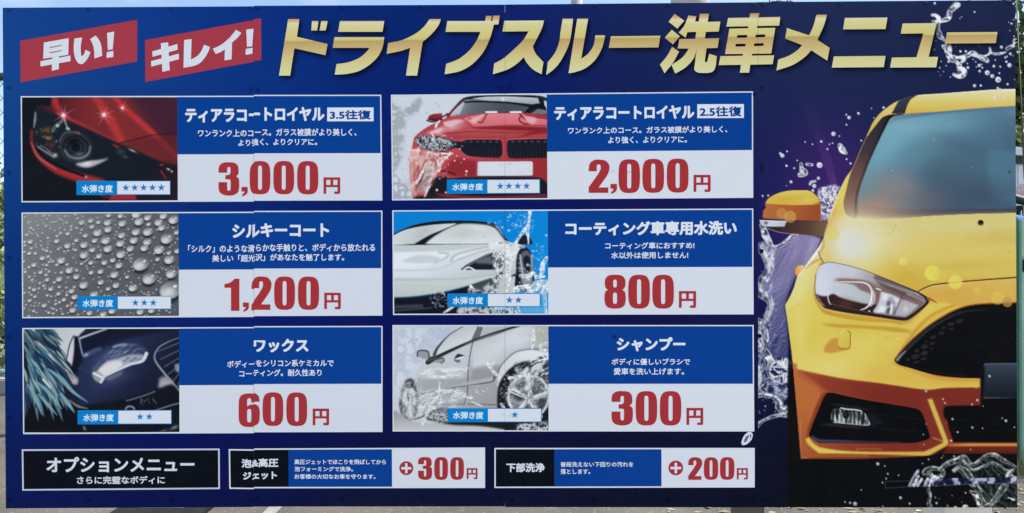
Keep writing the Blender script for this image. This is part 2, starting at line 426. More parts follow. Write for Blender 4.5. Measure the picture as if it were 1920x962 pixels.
def paint_car():
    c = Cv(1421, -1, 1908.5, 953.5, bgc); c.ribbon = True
    # violet glow beside the car, light rays
    c.blob(1560, 330, 90, 95, (66, 34, 106), .7)
    c.blob(1500, 440, 75, 90, (60, 32, 98), .5)
    for k in range(6):
        x0 = 1486+k*5.2
        c.line([(x0, 150+k*2), (1540+k*3.0, 290), (1560+k*2.2, 352)], (.7, 1.2), (150, 92, 178), alpha=lambda X, Y: .38*np.clip((Y-140)/190, 0, 1))
    # black floor of the picture
    c.poly('1477,690* 1908,690* 1908,960* 1477,960*', lin(0, 690, 0, 950, (0, (12, 13, 19)), (1, (9, 11, 15))), blur=.5)
    # ---------------------------------------------------------------- water sheet left of the car
    sheet = '175,150 230,160 300,130 400,60 500,50* 641,75* 560,260 440,380 380,500 330,650 345,800 355,1010 330,1180 245,1180 175,1000 200,830 205,640 190,560 160,480 215,330 190,260'
    def rip(X, Y):
        n = fbm(X/16, Y/26, 5, 3)
        w = np.sin((X*.5+Y*.5)*1.15+n*15); w2 = np.sin((X*.2+Y*.6)*1.1+n*21)
        e_ = np.clip(1.2-(X-1425-18*np.sin(Y/30))/60, .25, 1)
        k = np.clip(.40+e_*(.2*w*(.4+n)+.16*w2*n)+.5*(fbm(X/10+Y/26, Y/60, 8, 3)-.5), 0, 1)[..., None]
        t = np.clip((Y-440)/230, 0, 1)[..., None]
        lo = np.array([84, 74, 128])*(1-t)+np.array([38, 42, 88])*t
        hi = np.array([196, 186, 222])*(1-t)+np.array([128, 136, 186])*t
        g = np.clip((X-1430)/90, 0, 1)[..., None]*(1-t)*.35
        return (lo*(1-k)+hi*k)/255*(1-g)+g*np.array([.72, .68, .82])
    c.poly(sheet, rip, W1, blur=2, label=8)
    low = '95,190 160,190 200,280 260,290 320,265* 325,430 318,540 290,560 250,530 215,520 150,510 92,525* 92,300'
    def rip2(X, Y):
        n = fbm(X/10, Y/13, 15, 3)
        w = np.sin(X*.5+Y*.13+n*15)
        k = np.clip(.36+.42*w*(.4+n), 0, 1)[..., None]
        return (np.array([24, 28, 66])*(1-k)+np.array([178, 190, 222])*k)/255
    c.poly(low, rip2, W2, blur=2, alpha=.9, label=8)
    # rim of the splash
    c.jw = 1.35
    c.jet('125,-30 165,40 205,125', (5, 9, 6), W1, 2)
    c.jet('205,140 260,150 330,110 380,60 440,40', (4, 5, 4), W1, 3)
    c.jet('130,130 120,165 160,230 190,300 170,370 110,440 90,490 110,530 160,570 200,640 190,720 165,780', (7, 10, 9, 8, 14, 12, 8, 6), W1, 4, n=9)
    c.jet('150,790 90,780 60,795 110,830 160,860 165,960', (6, 9, 7, 8, 6), W1, 5)
    c.jet('215,210 225,300 205,390 170,440', (3, 4), W1, 6, n=3)
    c.jet('170,480 200,560 215,640 205,730', (2, 3), W1, 7, n=2, alpha=.6)
    c.jet('100,60 125,110 110,150 145,190', (5, 7, 5), W2, 8)
    c.jet('95,180 150,215 200,280 240,310', (9, 8, 7), W2, 9, n=7)
    c.jet('150,200 160,160 150,60 145,20', (6, 8), W2, 10)
    c.jet('200,290 190,360 215,400 280,430 320,440', (8, 5, 6, 4), W2, 11, n=7)
    c.jet('230,300 290,310 320,300', (7, 9), W2, 12, n=7)
    c.jet('92,525 150,515 220,535 260,570 275,610 300,625 318,610', (7, 5, 6, 10, 6), W2, 13, n=7)
    c.jet('92,755 140,705 220,670 318,645', (5, 4, 6, 9), W2, 14, n=7)
    c.jet('120,320 130,400 110,490', (4, 3), W2, 15, n=4)
    c.jet('95,330 105,420 95,510', (5, 4), W2, 16, n=4)
    c.foam('95,200 160,250 150,400 120,500 95,510', W2, 19, f=9, lo=(30, 34, 72), hi=(225, 231, 246), alpha=.8, stretch=(1, 2.2), ang=12)
    c.foam('190,400 320,430 318,540 230,510', W2, 20, f=8, lo=(28, 32, 70), hi=(200, 210, 236), alpha=.7, stretch=(2, 1), ang=15)
    c.foam('210,290 325,270 325,420 260,420 200,380', W2, 17, f=9, lo=(20, 24, 56), hi=(235, 240, 250), alpha=.9)
    c.foam('170,540 160,620 300,660 320,560', W2, 18, f=5, lo=(14, 17, 42), hi=(150, 160, 190), alpha=0)
    c.jw = 1.
    c.spray(1440, 560, 14, 110, 26, 41, .6, 1.6, alpha=.7); c.spray(1440, 730, 24, 60, 30, 42, .6, 1.8, alpha=.75)
    c.foam('120,110 230,160 225,400 210,640 200,900 150,960 150,800 190,640 120,500 170,380 150,250', W1, 51, f=7, lo=(110, 112, 158), hi=(242, 245, 252), alpha=.6, stretch=(1, 2), ang=5)
    # splash tuft behind the mirror
    c.poly('440,790* 480,775 500,800 540,800 590,765* 535,955* 530,1010* 470,1010* 455,880', rip, ZB, blur=1.5, alpha=.9, label=10)
    c.jet('445,790 470,830 480,870 465,930', (5, 7, 4), ZB, 21)
    c.jet('490,840 540,820 590,770', (4, 5, 3), ZB, 22)
    c.jet('480,880 520,870 560,850', (3, 3), ZB, 23)
    c.foam('440,790 590,770 540,960 470,1000', ZB, 24, f=8, lo=(70, 62, 110), hi=(240, 240, 250), alpha=.8)
    # ---------------------------------------------------------------- car body
    Y0 = 729.6
    body = pts('1880,60* 1855,65 1700,70 1500,85 1300,100 1160,110 1060,135 1000,157 940,195 880,245 830,310 800,375 760,460 700,600 672,655 640,700 612,752 575,835* 545,905 515,985 500,1030* 480,1100 478,1135 445,1200* 380,1290 330,1360 290,1410 265,1490 235,1560 200,1620* 212,1700* 222,1770 238,1890 252,2000 275,2260 300,2560 312,2727* 800,2725 1215,2705 1290,2690* 1880,2690* ', ZB)
    c.poly(body, lin(1500, 170, 1560, 860, (0, (231, 205, 108)), (.35, (228, 205, 120)), (.5, (232, 200, 92)), (.62, (233, 192, 66)), (.78, (236, 203, 84)), (.80, (200, 95, 50)), (1, (196, 92, 44))), label=1)
    c.clip = np.zeros_like(c.X); r = c.cover(body); c.clip[r[1][2]:r[1][3], r[1][0]:r[1][1]] = r[0]
    # roof
    c.poly('1880,60* 1700,70 1500,85 1300,100 1160,110 1060,235* 1300,225 1500,208 1700,195 1880,185*', lin(0, 168, 0, 208, (0, (239, 229, 190)), (.25, (236, 218, 148)), (.6, (233, 206, 106)), (1, (229, 190, 78))), ZB)
    c.line('1060,242 1300,230 1500,213 1700,198 1880,188', 1.6, (205, 128, 40), ZB)
    c.line('1150,112 1300,102 1500,87 1700,73 1880,64', 1.6, (250, 240, 215), ZB)
    c.poly('1000,157* 940,195 880,245 830,310 795,400* 860,330 945,245* 975,235*', lin(1650, 190, 1625, 260, (0, (236, 206, 120)), (1, (226, 184, 62))), ZB)
    # roof strip, door mirror edge
    c.poly('1150,108* 1090,115 1020,150 1000,180 965,245* 1060,240* 1075,180 1110,130', lin(1680, 180, 1690, 210, (0, (62, 66, 84)), (1, (44, 46, 60))), ZB)
    c.line('1140,112 1100,140 1075,190 1060,235', 1.4, (24, 22, 30), ZB)
    c.line('1010,165 990,200 968,240', 1, (150, 98, 40), ZB)
    # A pillar
    c.poly('950,250* 900,270 850,330 800,395 760,470 710,590 670,690 640,790 622,890 625,930 640,968 690,1000* 730,990* 715,880 730,780 780,640 830,520 890,390 930,310 960,258*', lin(1650, 220, 1590, 400, (0, (42, 41, 56)), (.35, (62, 52, 62)), (.6, (108, 78, 72)), (.85, (140, 104, 90)), (1, (160, 122, 96))), ZB)
    c.line('955,255 925,310 885,390 825,520 775,640 725,780 706,880 706,990', (2.6, 3.2, 2), lin(1650, 220, 1600, 400, (0, (20, 18, 28)), (1, (92, 62, 56))), ZB)
    c.line('790,405 750,480 705,590 668,690 638,790 620,890', 1.2, (112, 72, 30), ZB)
    c.poly('945,252* 1055,240* 1050,256* 985,262 940,300* 905,330*', (26, 24, 34), ZB)
    # windscreen
    glass = '1880,187* 1700,197 1500,212 1300,229 1055,247* 985,262* 935,310 895,390 830,520 780,640 735,780 718,880 722,955 740,1000* 1000,995 1300,975 1600,962 1880,957*'
    c.poly(glass, lin(1640, 200, 1800, 400, (0, (90, 138, 166)), (.3, (104, 154, 178)), (.55, (88, 126, 152)), (.8, (74, 102, 126)), (1, (66, 86, 110))), ZB, label=2)
    g2 = np.zeros_like(c.X); r = c.cover(pts(glass, ZB)); g2[r[1][2]:r[1][3], r[1][0]:r[1][1]] = r[0]; bodyclip = c.clip; c.clip = g2
    c.poly('1880,187* 1700,197 1500,212 1300,229 1055,247* 985,262* 930,320* 900,385* 960,310 1060,282 1300,248 1500,232 1670,225 1750,245 1880,275*', lin(1690, 0, 1900, 0, (0, (80, 104, 128)), (1, (92, 124, 150))), ZB, blur=1, alpha=.95)
    c.blob(1740, 240, 100, 22, (122, 172, 190), .6, -6)
    c.blob(1665, 260, 32, 60, (122, 170, 186), .7, 25)
    c.blob(1860, 330, 60, 90, (72, 110, 136), .8)
    c.blob(1770, 330, 60, 60, (72, 98, 118), .8, 40)
    c.blob(1800, 350, 110, 40, (70, 92, 114), .7)
    c.blob(1720, 290, 50, 24, (96, 136, 154), .6, -30)
    c.poly('1655,500* 1880,520* 1880,900* 1690,860* 1660,620', (84, 128, 154), ZB, blur=6, alpha=.55)
    c.blob(1690, 350, 45, 30, (142, 136, 140), .65, 20)
    c.blob(1655, 365, 50, 40, (138, 132, 132), .7)
    c.blob(1640, 385, 60, 18, (150, 122, 112), .85)
    c.blob(1740, 375, 60, 22, (116, 108, 116), .6)
    c.blob(1810, 275, 60, 16, (70, 96, 116), .45, 22)
    c.blob(1830, 370, 90, 30, (62, 78, 100), .7, -4)
    c.blob(1700, 235, 40, 14, (126, 176, 194), .5, -8)
    c.poly('735,900* 1000,925 1400,930 1880,925* 1880,965* 1400,975 1000,1000 740,1010*', lin(1600, 0, 1900, 0, (0, (150, 118, 106)), (.3, (120, 100, 106)), (.6, (76, 74, 92)), (1, (58, 62, 82))), ZB, blur=2, alpha=.9)
    c.line('722,770 712,880 722,950 745,1000', 2, (176, 160, 150), ZB, blur=3, alpha=.6)
    c.line('1000,998 1300,976 1600,963 1880,958', 1.2, (70, 56, 60), ZB, alpha=.8)
    c.line('1265,425 1275,440', .9, (200, 215, 225), ZB, alpha=.6)
    c.line('1540,625 1560,640', .9, (170, 190, 200), ZB, alpha=.5)
    c.clip = bodyclip
    c.line('958,258 930,312 890,392 829,521 779,641 731,781 716,881 722,965', (3, 4, 4, 3), lin(1650, 220, 1600, 400, (0, (24, 22, 32)), (1, (112, 84, 78))), ZB, blur=1.2)
    # fender between mirror and pillar
    c.poly('672,655* 640,700 612,752 575,835 530,960 505,1030 495,1110* 560,1130* 575,1050 600,990 620,960 618,890 640,790', lin(1560, 340, 1590, 400, (0, (238, 214, 110)), (.5, (240, 216, 90)), (1, (232, 190, 70))), ZB)
    c.line('600,765 570,840 540,925 520,985', (4, 5), (246, 244, 236), ZB, blur=2)
    c.line('598,762 566,838 533,930 512,1000', 1, (108, 98, 96), ZB)
    c.line('560,940 530,1010 515,1080', 5, (226, 170, 40), ZB, blur=3, alpha=.8)
    # bonnet tones
    c.poly('740,270* 1020,262 1300,250 1600,238 1880,230* 1880,330* 1500,340 1000,330 760,330', (224, 207, 120), ZC, blur=6, alpha=.8)
    c.blob(1800, 425, 90, 14, (226, 211, 132), .8, -2)
    c.blob(1840, 470, 90, 12, (232, 208, 104), .5, -3)
    c.blob(1880, 445, 60, 16, (214, 186, 84), .5)
    c.blob(1790, 500, 110, 12, (222, 184, 74), .55, -4)
    c.blob(1690, 520, 60, 26, (222, 168, 40), .75, 20)
    c.blob(1800, 530, 60, 14, (224, 172, 48), .5, -5)
    c.blob(1630, 500, 70, 20, (236, 210, 92), .6, 15)
    c.blob(1560, 440, 14, 60, (232, 170, 40), .7, 8)
    c.blob(1546, 400, 10, 36, (236, 186, 60), .6, 10)
    # door/bonnet curved crease, washer
    c.line('735,312 850,308 1000,310', 1, (206, 164, 70), ZC, alpha=.8)
    c.line('735,315 800,350 860,372 950,376 975,362 980,335 1000,315', 1.5, (212, 160, 66), ZC, alpha=.9)
    # sun glare
    c.blob(1600, 452, 62, 50, (248, 242, 214), .85)
    c.blob(1599, 455, 38, 34, (206, 214, 238), 1)
    c.blob(1640, 440, 80, 50, (236, 222, 168), .5)
    c.blob(1605, 414, 34, 10, (244, 226, 160), .6)
    # bonnet shut line and front edge
    c.poly('1160,795* 1260,750 1380,732 1880,690* 1880,890* 1500,910* 1235,850*', lin(1800, 525, 1800, 570, (0, (233, 188, 82)), (1, (230, 176, 70))), ZC, blur=1.5)
    c.line('1160,792 1210,765 1270,745 1400,730 1600,712 1880,691', (2, 2.2, 2.6), (58, 34, 14), ZC)
    c.line('1165,800 1215,774 1275,754 1400,739 1600,720 1880,700', 1.2, (246, 214, 120), ZC, alpha=.6)
    # left fender
    c.poly('440,470* 380,560 330,640 290,680 265,760 235,830 200,890* 208,960* 260,960 350,880 415,812* 430,700 460,600 470,560', lin(1480, 520, 1530, 560, (0, (240, 224, 160)), (.5, (238, 216, 120)), (1, (234, 206, 92))), ZC)
    c.line('470,410 440,480 400,545 340,620 290,690', (3, 7, 5, 2), (244, 240, 236), ZC, blur=1.2)
    c.line('455,560 400,585 345,630', (3, 5, 2), (224, 160, 70), ZC, blur=2, alpha=.8)
    c.line('440,505 455,550 475,585', 1.6, (86, 66, 30), ZC)
    c.line('468,395 478,450 455,510', 3, (222, 170, 60), ZC, blur=2)
    c.line('415,815 360,870 300,930 225,1020', 1.2, (178, 132, 40), ZC)
    c.blob(1500, 545, 14, 50, (242, 226, 150), .6, 15)
    # ---------------------------------------------------------------- bumper
    c.poly('215,160* 300,100 415,45* 450,100 480,170 560,180 900,215 1060,260 1130,200 1230,120* 1300,105* 1420,115* 1250,190 1100,330 990,520 1150,590 1300,640 1600,655* 1605,720* 1350,722 1215,735 900,690 600,650 285,585* 245,540* 225,400', lin(1500, 560, 1620, 720, (0, (238, 212, 96)), (.35, (233, 204, 78)), (.7, (236, 210, 92)), (1, (233, 194, 74))), ZD, blur=1)
    c.blob(1500, 620, 14, 60, (240, 218, 112), .7)
    c.blob(1560, 690, 60, 22, (240, 216, 120), .75, 10)
    c.blob(1590, 660, 50, 22, (238, 210, 92), .6)
    c.blob(1620, 610, 60, 22, (230, 196, 62), .7)
    c.blob(1700, 590, 30, 20, (234, 192, 66), .8, -50)
    c.blob(1780, 550, 60, 10, (230, 170, 58), .5, -8)
    c.blob(1690, 705, 80, 14, (234, 188, 68), .7, 4)
    c.blob(1800, 715, 60, 7, (232, 178, 62), .7)
    c.line('480,170 560,190 900,225 1040,262', (6, 5, 3), (214, 140, 40), ZD, blur=4, alpha=.6)
    c.line('990,520 1110,345 1250,200 1420,122', (5, 6, 4), (214, 140, 40), ZD, blur=4, alpha=.6)
    c.line('985,545 1150,610 1300,652 1600,668', (4, 6, 4), (218, 150, 48), ZD, blur=4, alpha=.55)
    # tow cap
    c.poly('480,440 500,400 540,365 585,370 590,430 660,440 560,465 490,465', (222, 152, 58), ZD, blur=1.2, alpha=.95)
    c.poly('585,310* 650,308* 668,325 668,420 655,435* 600,432 580,420', lin(1570, 620, 1592, 650, (0, (238, 210, 92)), (1, (228, 188, 64))), ZD, blur=.6)
    c.line('650,308 668,325 668,420 655,438 600,435 582,420', 1.6, (166, 96, 30), ZD)
    c.line('585,312 582,420', .8, (214, 170, 60), ZD)
    # ---------------------------------------------------------------- headlight
    c.line('460,590 430,680 415,800 430,870 490,940 700,990 1010,1010 1100,1000 1235,860', 5, (216, 152, 48), ZC, blur=3, alpha=.8)
    c.poly('470,1025 900,1045 1050,1060 1130,1090* 1000,1085 800,1062 560,1050', (214, 150, 48), ZC, blur=2, alpha=.8)
    hl = '245,175* 340,142 440,150 600,185 740,225 900,280 1050,340 1230,415 1430,500 1530,560 1555,605* 1540,640 1460,720 1330,820 1280,840* 1200,840 900,795 540,745 330,705 270,670 220,590 185,520 180,420 200,280'
    c.poly(hl, lin(1530, 490, 1700, 600, (0, (204, 206, 226)), (.35, (196, 200, 214)), (.5, (170, 164, 172)), (.75, (140, 126, 136)), (1, (150, 148, 160))), ZF, label=4)
    g3 = np.zeros_like(c.X); r = c.cover(pts(hl, ZF)); g3[r[1][2]:r[1][3], r[1][0]:r[1][1]] = r[0]; c.clip = g3
    c.blob(1535, 540, 26, 40, (214, 216, 236), .8, 10)
    c.poly('410,360 470,335 640,345 800,380 900,410 980,440 1100,480 1300,530* 1480,600 1440,690* 1300,700 1100,640 940,640 700,640 520,420', (112, 76, 72), ZF, blur=4, alpha=.66)
    c.poly('400,420 480,395 640,410 720,470 800,500 850,530 860,620 800,640 620,595 480,545 390,500', lin(1560, 540, 1640, 560, (0, (196, 204, 214)), (1, (176, 184, 186))), ZF, blur=2)
    c.poly('200,520* 260,545 330,545 400,520 480,560 620,605 800,645 930,650* 900,760* 560,735 340,690 270,640', (46, 26, 28), ZF, blur=1.2, alpha=.97)
    c.blob(560, 640, 100, 60, (96, 58, 52), .6, 10, T=ZF)
    c.line('430,380 520,376 650,378 760,384 830,420 860,480 862,560 840,640 790,690 730,712', (1.2, 1.6, 2.6, 4, 1.6), (236, 238, 244), ZF)
    c.line('340,490 335,560 350,620 368,645', 1.8, (222, 222, 232), ZF)
    c.line('860,470 890,520 890,600 850,660', 4, (206, 210, 222), ZF, blur=1.5, alpha=.8)
    c.line('430,410 500,400 580,405', 1.2, (226, 228, 236), ZF, alpha=.8)
    c.line('470,350 620,352 760,362 860,400', 3, (140, 96, 88), ZF, blur=2, alpha=.8)
    c.poly('900,300 1230,425 1470,540 1545,600 1480,610 1200,520 980,430', (66, 42, 44), ZF, blur=3, alpha=.6)
    c.poly('975,490* 1100,525 1220,580* 1180,680 1130,770* 1000,750* 880,740 940,640 960,560', lin(1640, 540, 1690, 590, (0, (214, 218, 228)), (1, (176, 180, 194))), ZF, blur=.8)
    for a, b, al in (('1000,520* 1060,530* 1040,600* 990,590*', (232, 235, 242), .8), ('1050,590 1110,560 1150,620 1110,690 1060,680', (150, 154, 168), .8), ('1040,620* 1080,600* 1090,650* 1045,670*', (84, 80, 92), .85), ('1100,560* 1190,590* 1165,630*', (226, 230, 238), .85), ('985,650* 1030,690* 1000,745* 930,730*', (238, 240, 246), .8), ('1050,690* 1100,680* 1070,760* 1030,755*', (60, 52, 62), .8), ('1090,640* 1120,650* 1110,740* 1080,765*', (240, 242, 248), .85), ('1120,690* 1150,660* 1135,770* 1110,768*', (110, 104, 118), .8)):
        c.poly(a, b, ZF, blur=1, alpha=al)
    c.blob(833, 727, 9, 9, (250, 250, 252), 1, 0, .5, T=ZF)
    c.poly('1215,590* 1280,600 1430,660* 1270,780* 1140,770* 1175,680', lin(1690, 560, 1720, 590, (0, (172, 168, 178)), (1, (192, 184, 196))), ZF, blur=1)
    c.blob(1270, 700, 30, 40, (214, 210, 222), .8, T=ZF)
    c.line('1230,540 1160,700 1130,775', 1.6, (72, 60, 68), ZF)
    c.line('920,455 970,472', 2, (250, 250, 252), ZF)
    c.line('905,350 1100,420 1300,490 1480,560', (3, 5, 6, 4), (150, 148, 156), ZF, blur=3, alpha=.8)
    c.line('1200,400 1300,450 1430,525', 2, (206, 206, 214), ZF, blur=1.5)
    c.line('1290,520 1450,585 1490,600', 4, (150, 156, 158), ZF, blur=2, alpha=.8)
    c.line('370,640 700,715 900,755 1200,800 1290,790 1400,700 1480,620', 1.4, (96, 78, 84), ZF, alpha=.8)
    c.line('185,520 220,590 265,665 330,690 540,728 900,778 1200,820 1290,818 1440,712 1535,620 1520,565 1430,505 1230,418', (2.5, 5.5, 6.5, 6.5, 6, 3), (46, 26, 32), ZF, blur=1)
    c.line('1420,500 1230,418 1050,345 900,285', (3, 1.2), (60, 36, 40), ZF, blur=.8)
    c.clip = bodyclip
    c.line('190,280 180,420 190,540 230,620', 1.2, (120, 84, 50), ZF)
    c.line('245,172 340,140 440,150 600,185 740,225 900,282', 1.2, (120, 92, 66), ZF)
    c.line('1545,575 1600,600 1650,632', (5, 1), (176, 96, 40), ZF, blur=1)
    # ---------------------------------------------------------------- upper grille
    gr = '1340,95* 1100,105 950,112 820,132 700,172 580,235 440,325 300,440 180,560 100,660 97,685 140,718 250,750 400,795 560,828 760,848 985,852* 985,720* 1340,715*'
    c.line('1340,92 1100,100 950,108 820,127 700,166 580,228 440,318 300,432 180,552 97,660', 2.4, (176, 84, 24), ZH, blur=1)
    c.poly(gr, lin(1680, 560, 1700, 710, (0, (13, 14, 18)), (1, (10, 11, 15))), ZH, label=5)
    c.line('120,680 160,620 300,480 440,360 600,260 720,205 850,175 1000,165', (6, 5, 4, 1), (50, 52, 64), ZH, blur=2.5, alpha=.8)
    c.line('120,665 145,635 200,580', (5, 2), (124, 130, 146), ZH, blur=1.5)
    c.line('150,700 400,765 620,810 800,826', (1, 2), (30, 32, 42), ZH, blur=2, alpha=.8)
    hexes = [(300, 635, 42, 24), (390, 600, 38, 22), (392, 535, 36, 24), (480, 440, 36, 18), (470, 500, 30, 14), (565, 398, 32, 14), (660, 308, 38, 20), (745, 278, 36, 22), (585, 345, 24, 10), (660, 358, 28, 9), (385, 655, 32, 13), (310, 690, 40, 12), (318, 575, 20, 20), (225, 665, 20, 16), (460, 550, 16, 8), (410, 485, 16, 10)]
    for q in hexes:
        c.blob(q[0], q[1], q[2], q[3], (50, 49, 58), .7, -15, .5, T=ZH)
    gk = c.clip; c.clip = np.zeros_like(c.X); r = c.cover(pts(gr, ZH)); c.clip[r[1][2]:r[1][3], r[1][0]:r[1][1]] = r[0]
    for i in range(9):
        for j in range(7):
            hx = 560+i*88+(j % 2)*44; hy = 190+j*78
            if hy > 830 or (hx > 960 and hy > 690): continue
            P = [(hx+40*math.cos(math.radians(60*k)), hy+40*math.sin(math.radians(60*k))) for k in range(7)]
            P = np.array([1660, 550])+np.array(P)*ZH[2]
            c.line(P, .8, (30, 33, 35), alpha=.55 if i > 2 else .25)
    c.clip = gk
    # plate
    c.poly('1000,702* 1340,698* 1340,1055* 1010,1052* 985,1035 982,730', lin(0, 682, 0, 745, (0, (56, 68, 86)), (.4, (38, 48, 62)), (1, (22, 27, 36))), ZH, label=7)
    c.line('1340,707 1000,709 990,730 988,1025 1005,1045 1340,1048', 1.2, (108, 118, 132), ZH, alpha=.8)
    # ---------------------------------------------------------------- lower bumper
    c.poly('250,540* 285,585* 600,650 900,690 1215,735 1350,722 1605,718* 1620,850* 1340,860* 1380,1050* 1880,1115* 1880,1210* 1300,1210 1215,1208 312,1228* 290,1000', lin(1490, 700, 1700, 760, (0, (206, 104, 52)), (.3, (196, 88, 44)), (.6, (160, 62, 38)), (1, (134, 46, 34))), ZD, blur=.8)
    c.poly('285,590* 600,655 900,695 1215,740 1350,727 1600,723* 1618,850* 1340,855 1330,800 1215,780 1190,880* 900,820 520,745 420,680*', lin(1500, 690, 1640, 730, (0, (186, 84, 42)), (.35, (150, 56, 38)), (1, (128, 42, 32))), ZD, blur=3, alpha=.9)
    c.poly('250,540* 285,545* 300,640 450,740 400,900 370,1060 400,1190 800,1200 800,1225 312,1228* 290,1000', lin(1490, 700, 1500, 850, (0, (212, 112, 56)), (.4, (214, 112, 50)), (1, (190, 92, 44))), ZD, blur=2, alpha=.9)
    c.line('1300,0* 1600,-2* ', .1, (0, 0, 0), ZE, alpha=0)
    c.poly('1290,200 1345,190* 1345,270 1380,370 1415,452* 1880,452* 1880,490* 1385,490* 1370,450 1300,260', (132, 46, 30), ZE, blur=1.5)
    c.poly('1345,195* 1380,188 1880,178* 1880,452* 1412,450* 1395,400 1375,350 1365,300 1345,270 1338,230', (9, 10, 13), ZE, blur=.8, label=5)
    for yy in (290, 375):
        c.line([(1420+1380*ZS, 712+yy*ZS), (1905, 712+(yy-6)*ZS)], .8, (24, 26, 30), alpha=.7)
    c.line('1385,470 1600,468 1880,468', 5.5, lin(1780, 0, 1905, 0, (0, (200, 100, 40)), (.3, (224, 140, 60)), (1, (226, 140, 58))), ZE, blur=1)
    c.poly('1370,485* 1880,482* 1880,600* 1300,560* 1300,510', lin(0, 838, 0, 866, (0, (110, 40, 26)), (.5, (80, 28, 20)), (1, (12, 11, 14))), ZE, blur=1)
    c.poly('1605,650* 1625,560* 1640,560* 1630,860* 1607,850*', (14, 14, 18), ZD, blur=1)
    c.poly('1622,796* 1880,790* 1880,900* 1618,900*', (9, 10, 13), ZD)
    # fog lamp housing
    c.line('430,55 330,55 260,150 190,320 120,500 100,620', (5, 6, 5), (140, 56, 28), ZG, blur=3, alpha=.9)
    c.poly('345,48* 420,45 600,85 900,145 1200,195 1480,245 1545,275 1590,350 1640,500 1672,600* 1660,635 1580,665 1480,690* 900,693 500,690 250,690* 180,650 125,610 120,560 170,420 240,250 300,110', (10, 11, 16), ZG, blur=.5, label=6)
    c.line('160,615 250,660 500,668 900,675 1300,682', (6, 5, 2, 1), (58, 68, 92), ZG, blur=2.5, alpha=.9)
    c.poly('340,180* 500,190 800,235 950,270* 800,260 500,215', (34, 35, 46), ZG, blur=2)
    c.poly('240,445* 420,440 640,460 860,490 920,495* 700,500 400,475', (36, 37, 48), ZG, blur=2)
    c.poly('850,300* 1000,350 1050,440 930,490* 890,450', (23, 23, 32), ZG, blur=2)
    c.line('900,320 1100,335 1350,365 1560,375', 1, (26, 28, 36), ZG)
    c.line('930,495 1200,520 1500,545', .8, (32, 34, 40), ZG)
    # fog lamp glass
    fl = '420,250* 540,240 700,255 790,275* 840,310 870,370 895,450* 880,462 740,455 560,440 430,425* 405,400 400,320'
    def fog(X, Y):
        n = fbm(X/2.6, Y/11, 3, 3); st_ = np.sin((X-1500)*.78+((Y-778)/14)**2*.9*np.where(X > 1590, 1, -.3))
        k = np.clip((n-.42)*2.2+.28*st_+.3*np.clip((Y-782)/16, -.6, 1)+.12, 0, 1)[..., None]
        return (np.array([28, 33, 38])*(1-k)+np.array([196, 206, 208])*k)/255
    c.poly(fl, fog, ZG, blur=.5)
    c.blob(590, 330, 42, 52, (14, 12, 16), .95, 0, .3, T=ZG)
    c.blob(585, 325, 22, 26, (60, 40, 44), .7, 0, .6, T=ZG)
    c.line('530,240 600,255 700,262 780,275', 2, (228, 232, 234), ZG)
    c.line('430,425 560,436 700,450 890,458 865,380 835,315', 1.2, (180, 188, 192), ZG)
    # yellow blade
    c.poly('70,640* 115,612* 130,640 170,690 250,745* 500,785 800,800 1200,802 1590,800* 1700,755 1845,680* 1700,625* 1715,618* 1840,665* 1635,125* 1700,120* 1910,680* 1890,720 1660,850* 1590,858 1000,838 240,822* 150,750 90,690', lin(1510, 0, 1780, 0, (0, (232, 196, 72)), (.2, (236, 206, 80)), (.7, (230, 180, 62)), (1, (228, 186, 76))), ZG, blur=.8)
    c.line('720,770 900,765 1050,772', 1.5, (214, 124, 52), ZG, alpha=.8)
    c.line('15,885 12,700 4,400', 1, (228, 150, 80), ZG, alpha=.7)
    c.line('15,886 95,880', 1.4, (236, 196, 90), ZG)
    c.line('20,890 500,880 1000,878 1590,862', 1.6, (70, 26, 14), ZG, blur=2, alpha=.8)
    c.clip = None
    # right lower bumper shading under blade
    c.poly('1180,590* 1370,480* 1310,560 1240,600', (16, 12, 14), ZE, blur=3, alpha=.8)
    # dark tyre gap at left
    c.poly('225,480* 238,540 255,760 275,1000 310,1240 215,1250* 218,700', (14, 14, 18), ZD, blur=1.2)
    # ---------------------------------------------------------------- mirror
    c.poly('60,690* 140,750 300,690* 400,690 700,690 800,690* 745,870* 650,858 400,832 250,812 150,780 90,755', lin(1440, 0, 1545, 0, (0, (40, 28, 34)), (.4, (70, 48, 44)), (.75, (92, 66, 56)), (1, (130, 96, 68))), ZM, blur=.8, label=3)
    c.line('90,758 150,783 250,815 400,835 650,862', 1, (226, 224, 230), ZM, alpha=.7)
    c.poly('85,495* 100,470 300,480 700,465 712,560 720,690* 500,680 300,672 60,655* 68,570 95,540', lin(1440, 390, 1530, 400, (0, (206, 112, 52)), (.5, (198, 100, 48)), (1, (176, 82, 44))), ZM, blur=.5, label=3)
    c.poly('98,470* 130,430 220,380 330,350 430,342 570,342* 620,365 670,410 695,455* 690,490 640,503* 400,508 100,492*', lin(0, 357, 0, 384, (0, (238, 206, 92)), (.5, (233, 190, 64)), (1, (236, 184, 62))), ZM, blur=.5, label=3)
    c.blob(560, 455, 90, 40, (238, 210, 110), .6, 0, T=ZM)
    c.blob(300, 440, 120, 30, (232, 176, 52), .6, 0, T=ZM)
    c.line('640,500 690,480 700,460', 2, (206, 130, 52), ZM, blur=2)
    c.poly('25,680* 330,690* 305,752* 110,750 45,730', lin(1424, 0, 1475, 0, (0, (188, 198, 210)), (.5, (196, 208, 220)), (1, (176, 190, 200))), ZM, blur=.5, label=3)
    c.blob(97, 708, 22, 22, (140, 112, 96), .9, 0, .6, T=ZM)
    c.line('30,682 330,692', 1.2, (240, 244, 248), ZM)
    c.line('715,500 722,600 720,688', 1.2, (230, 226, 236), ZM, alpha=.7)
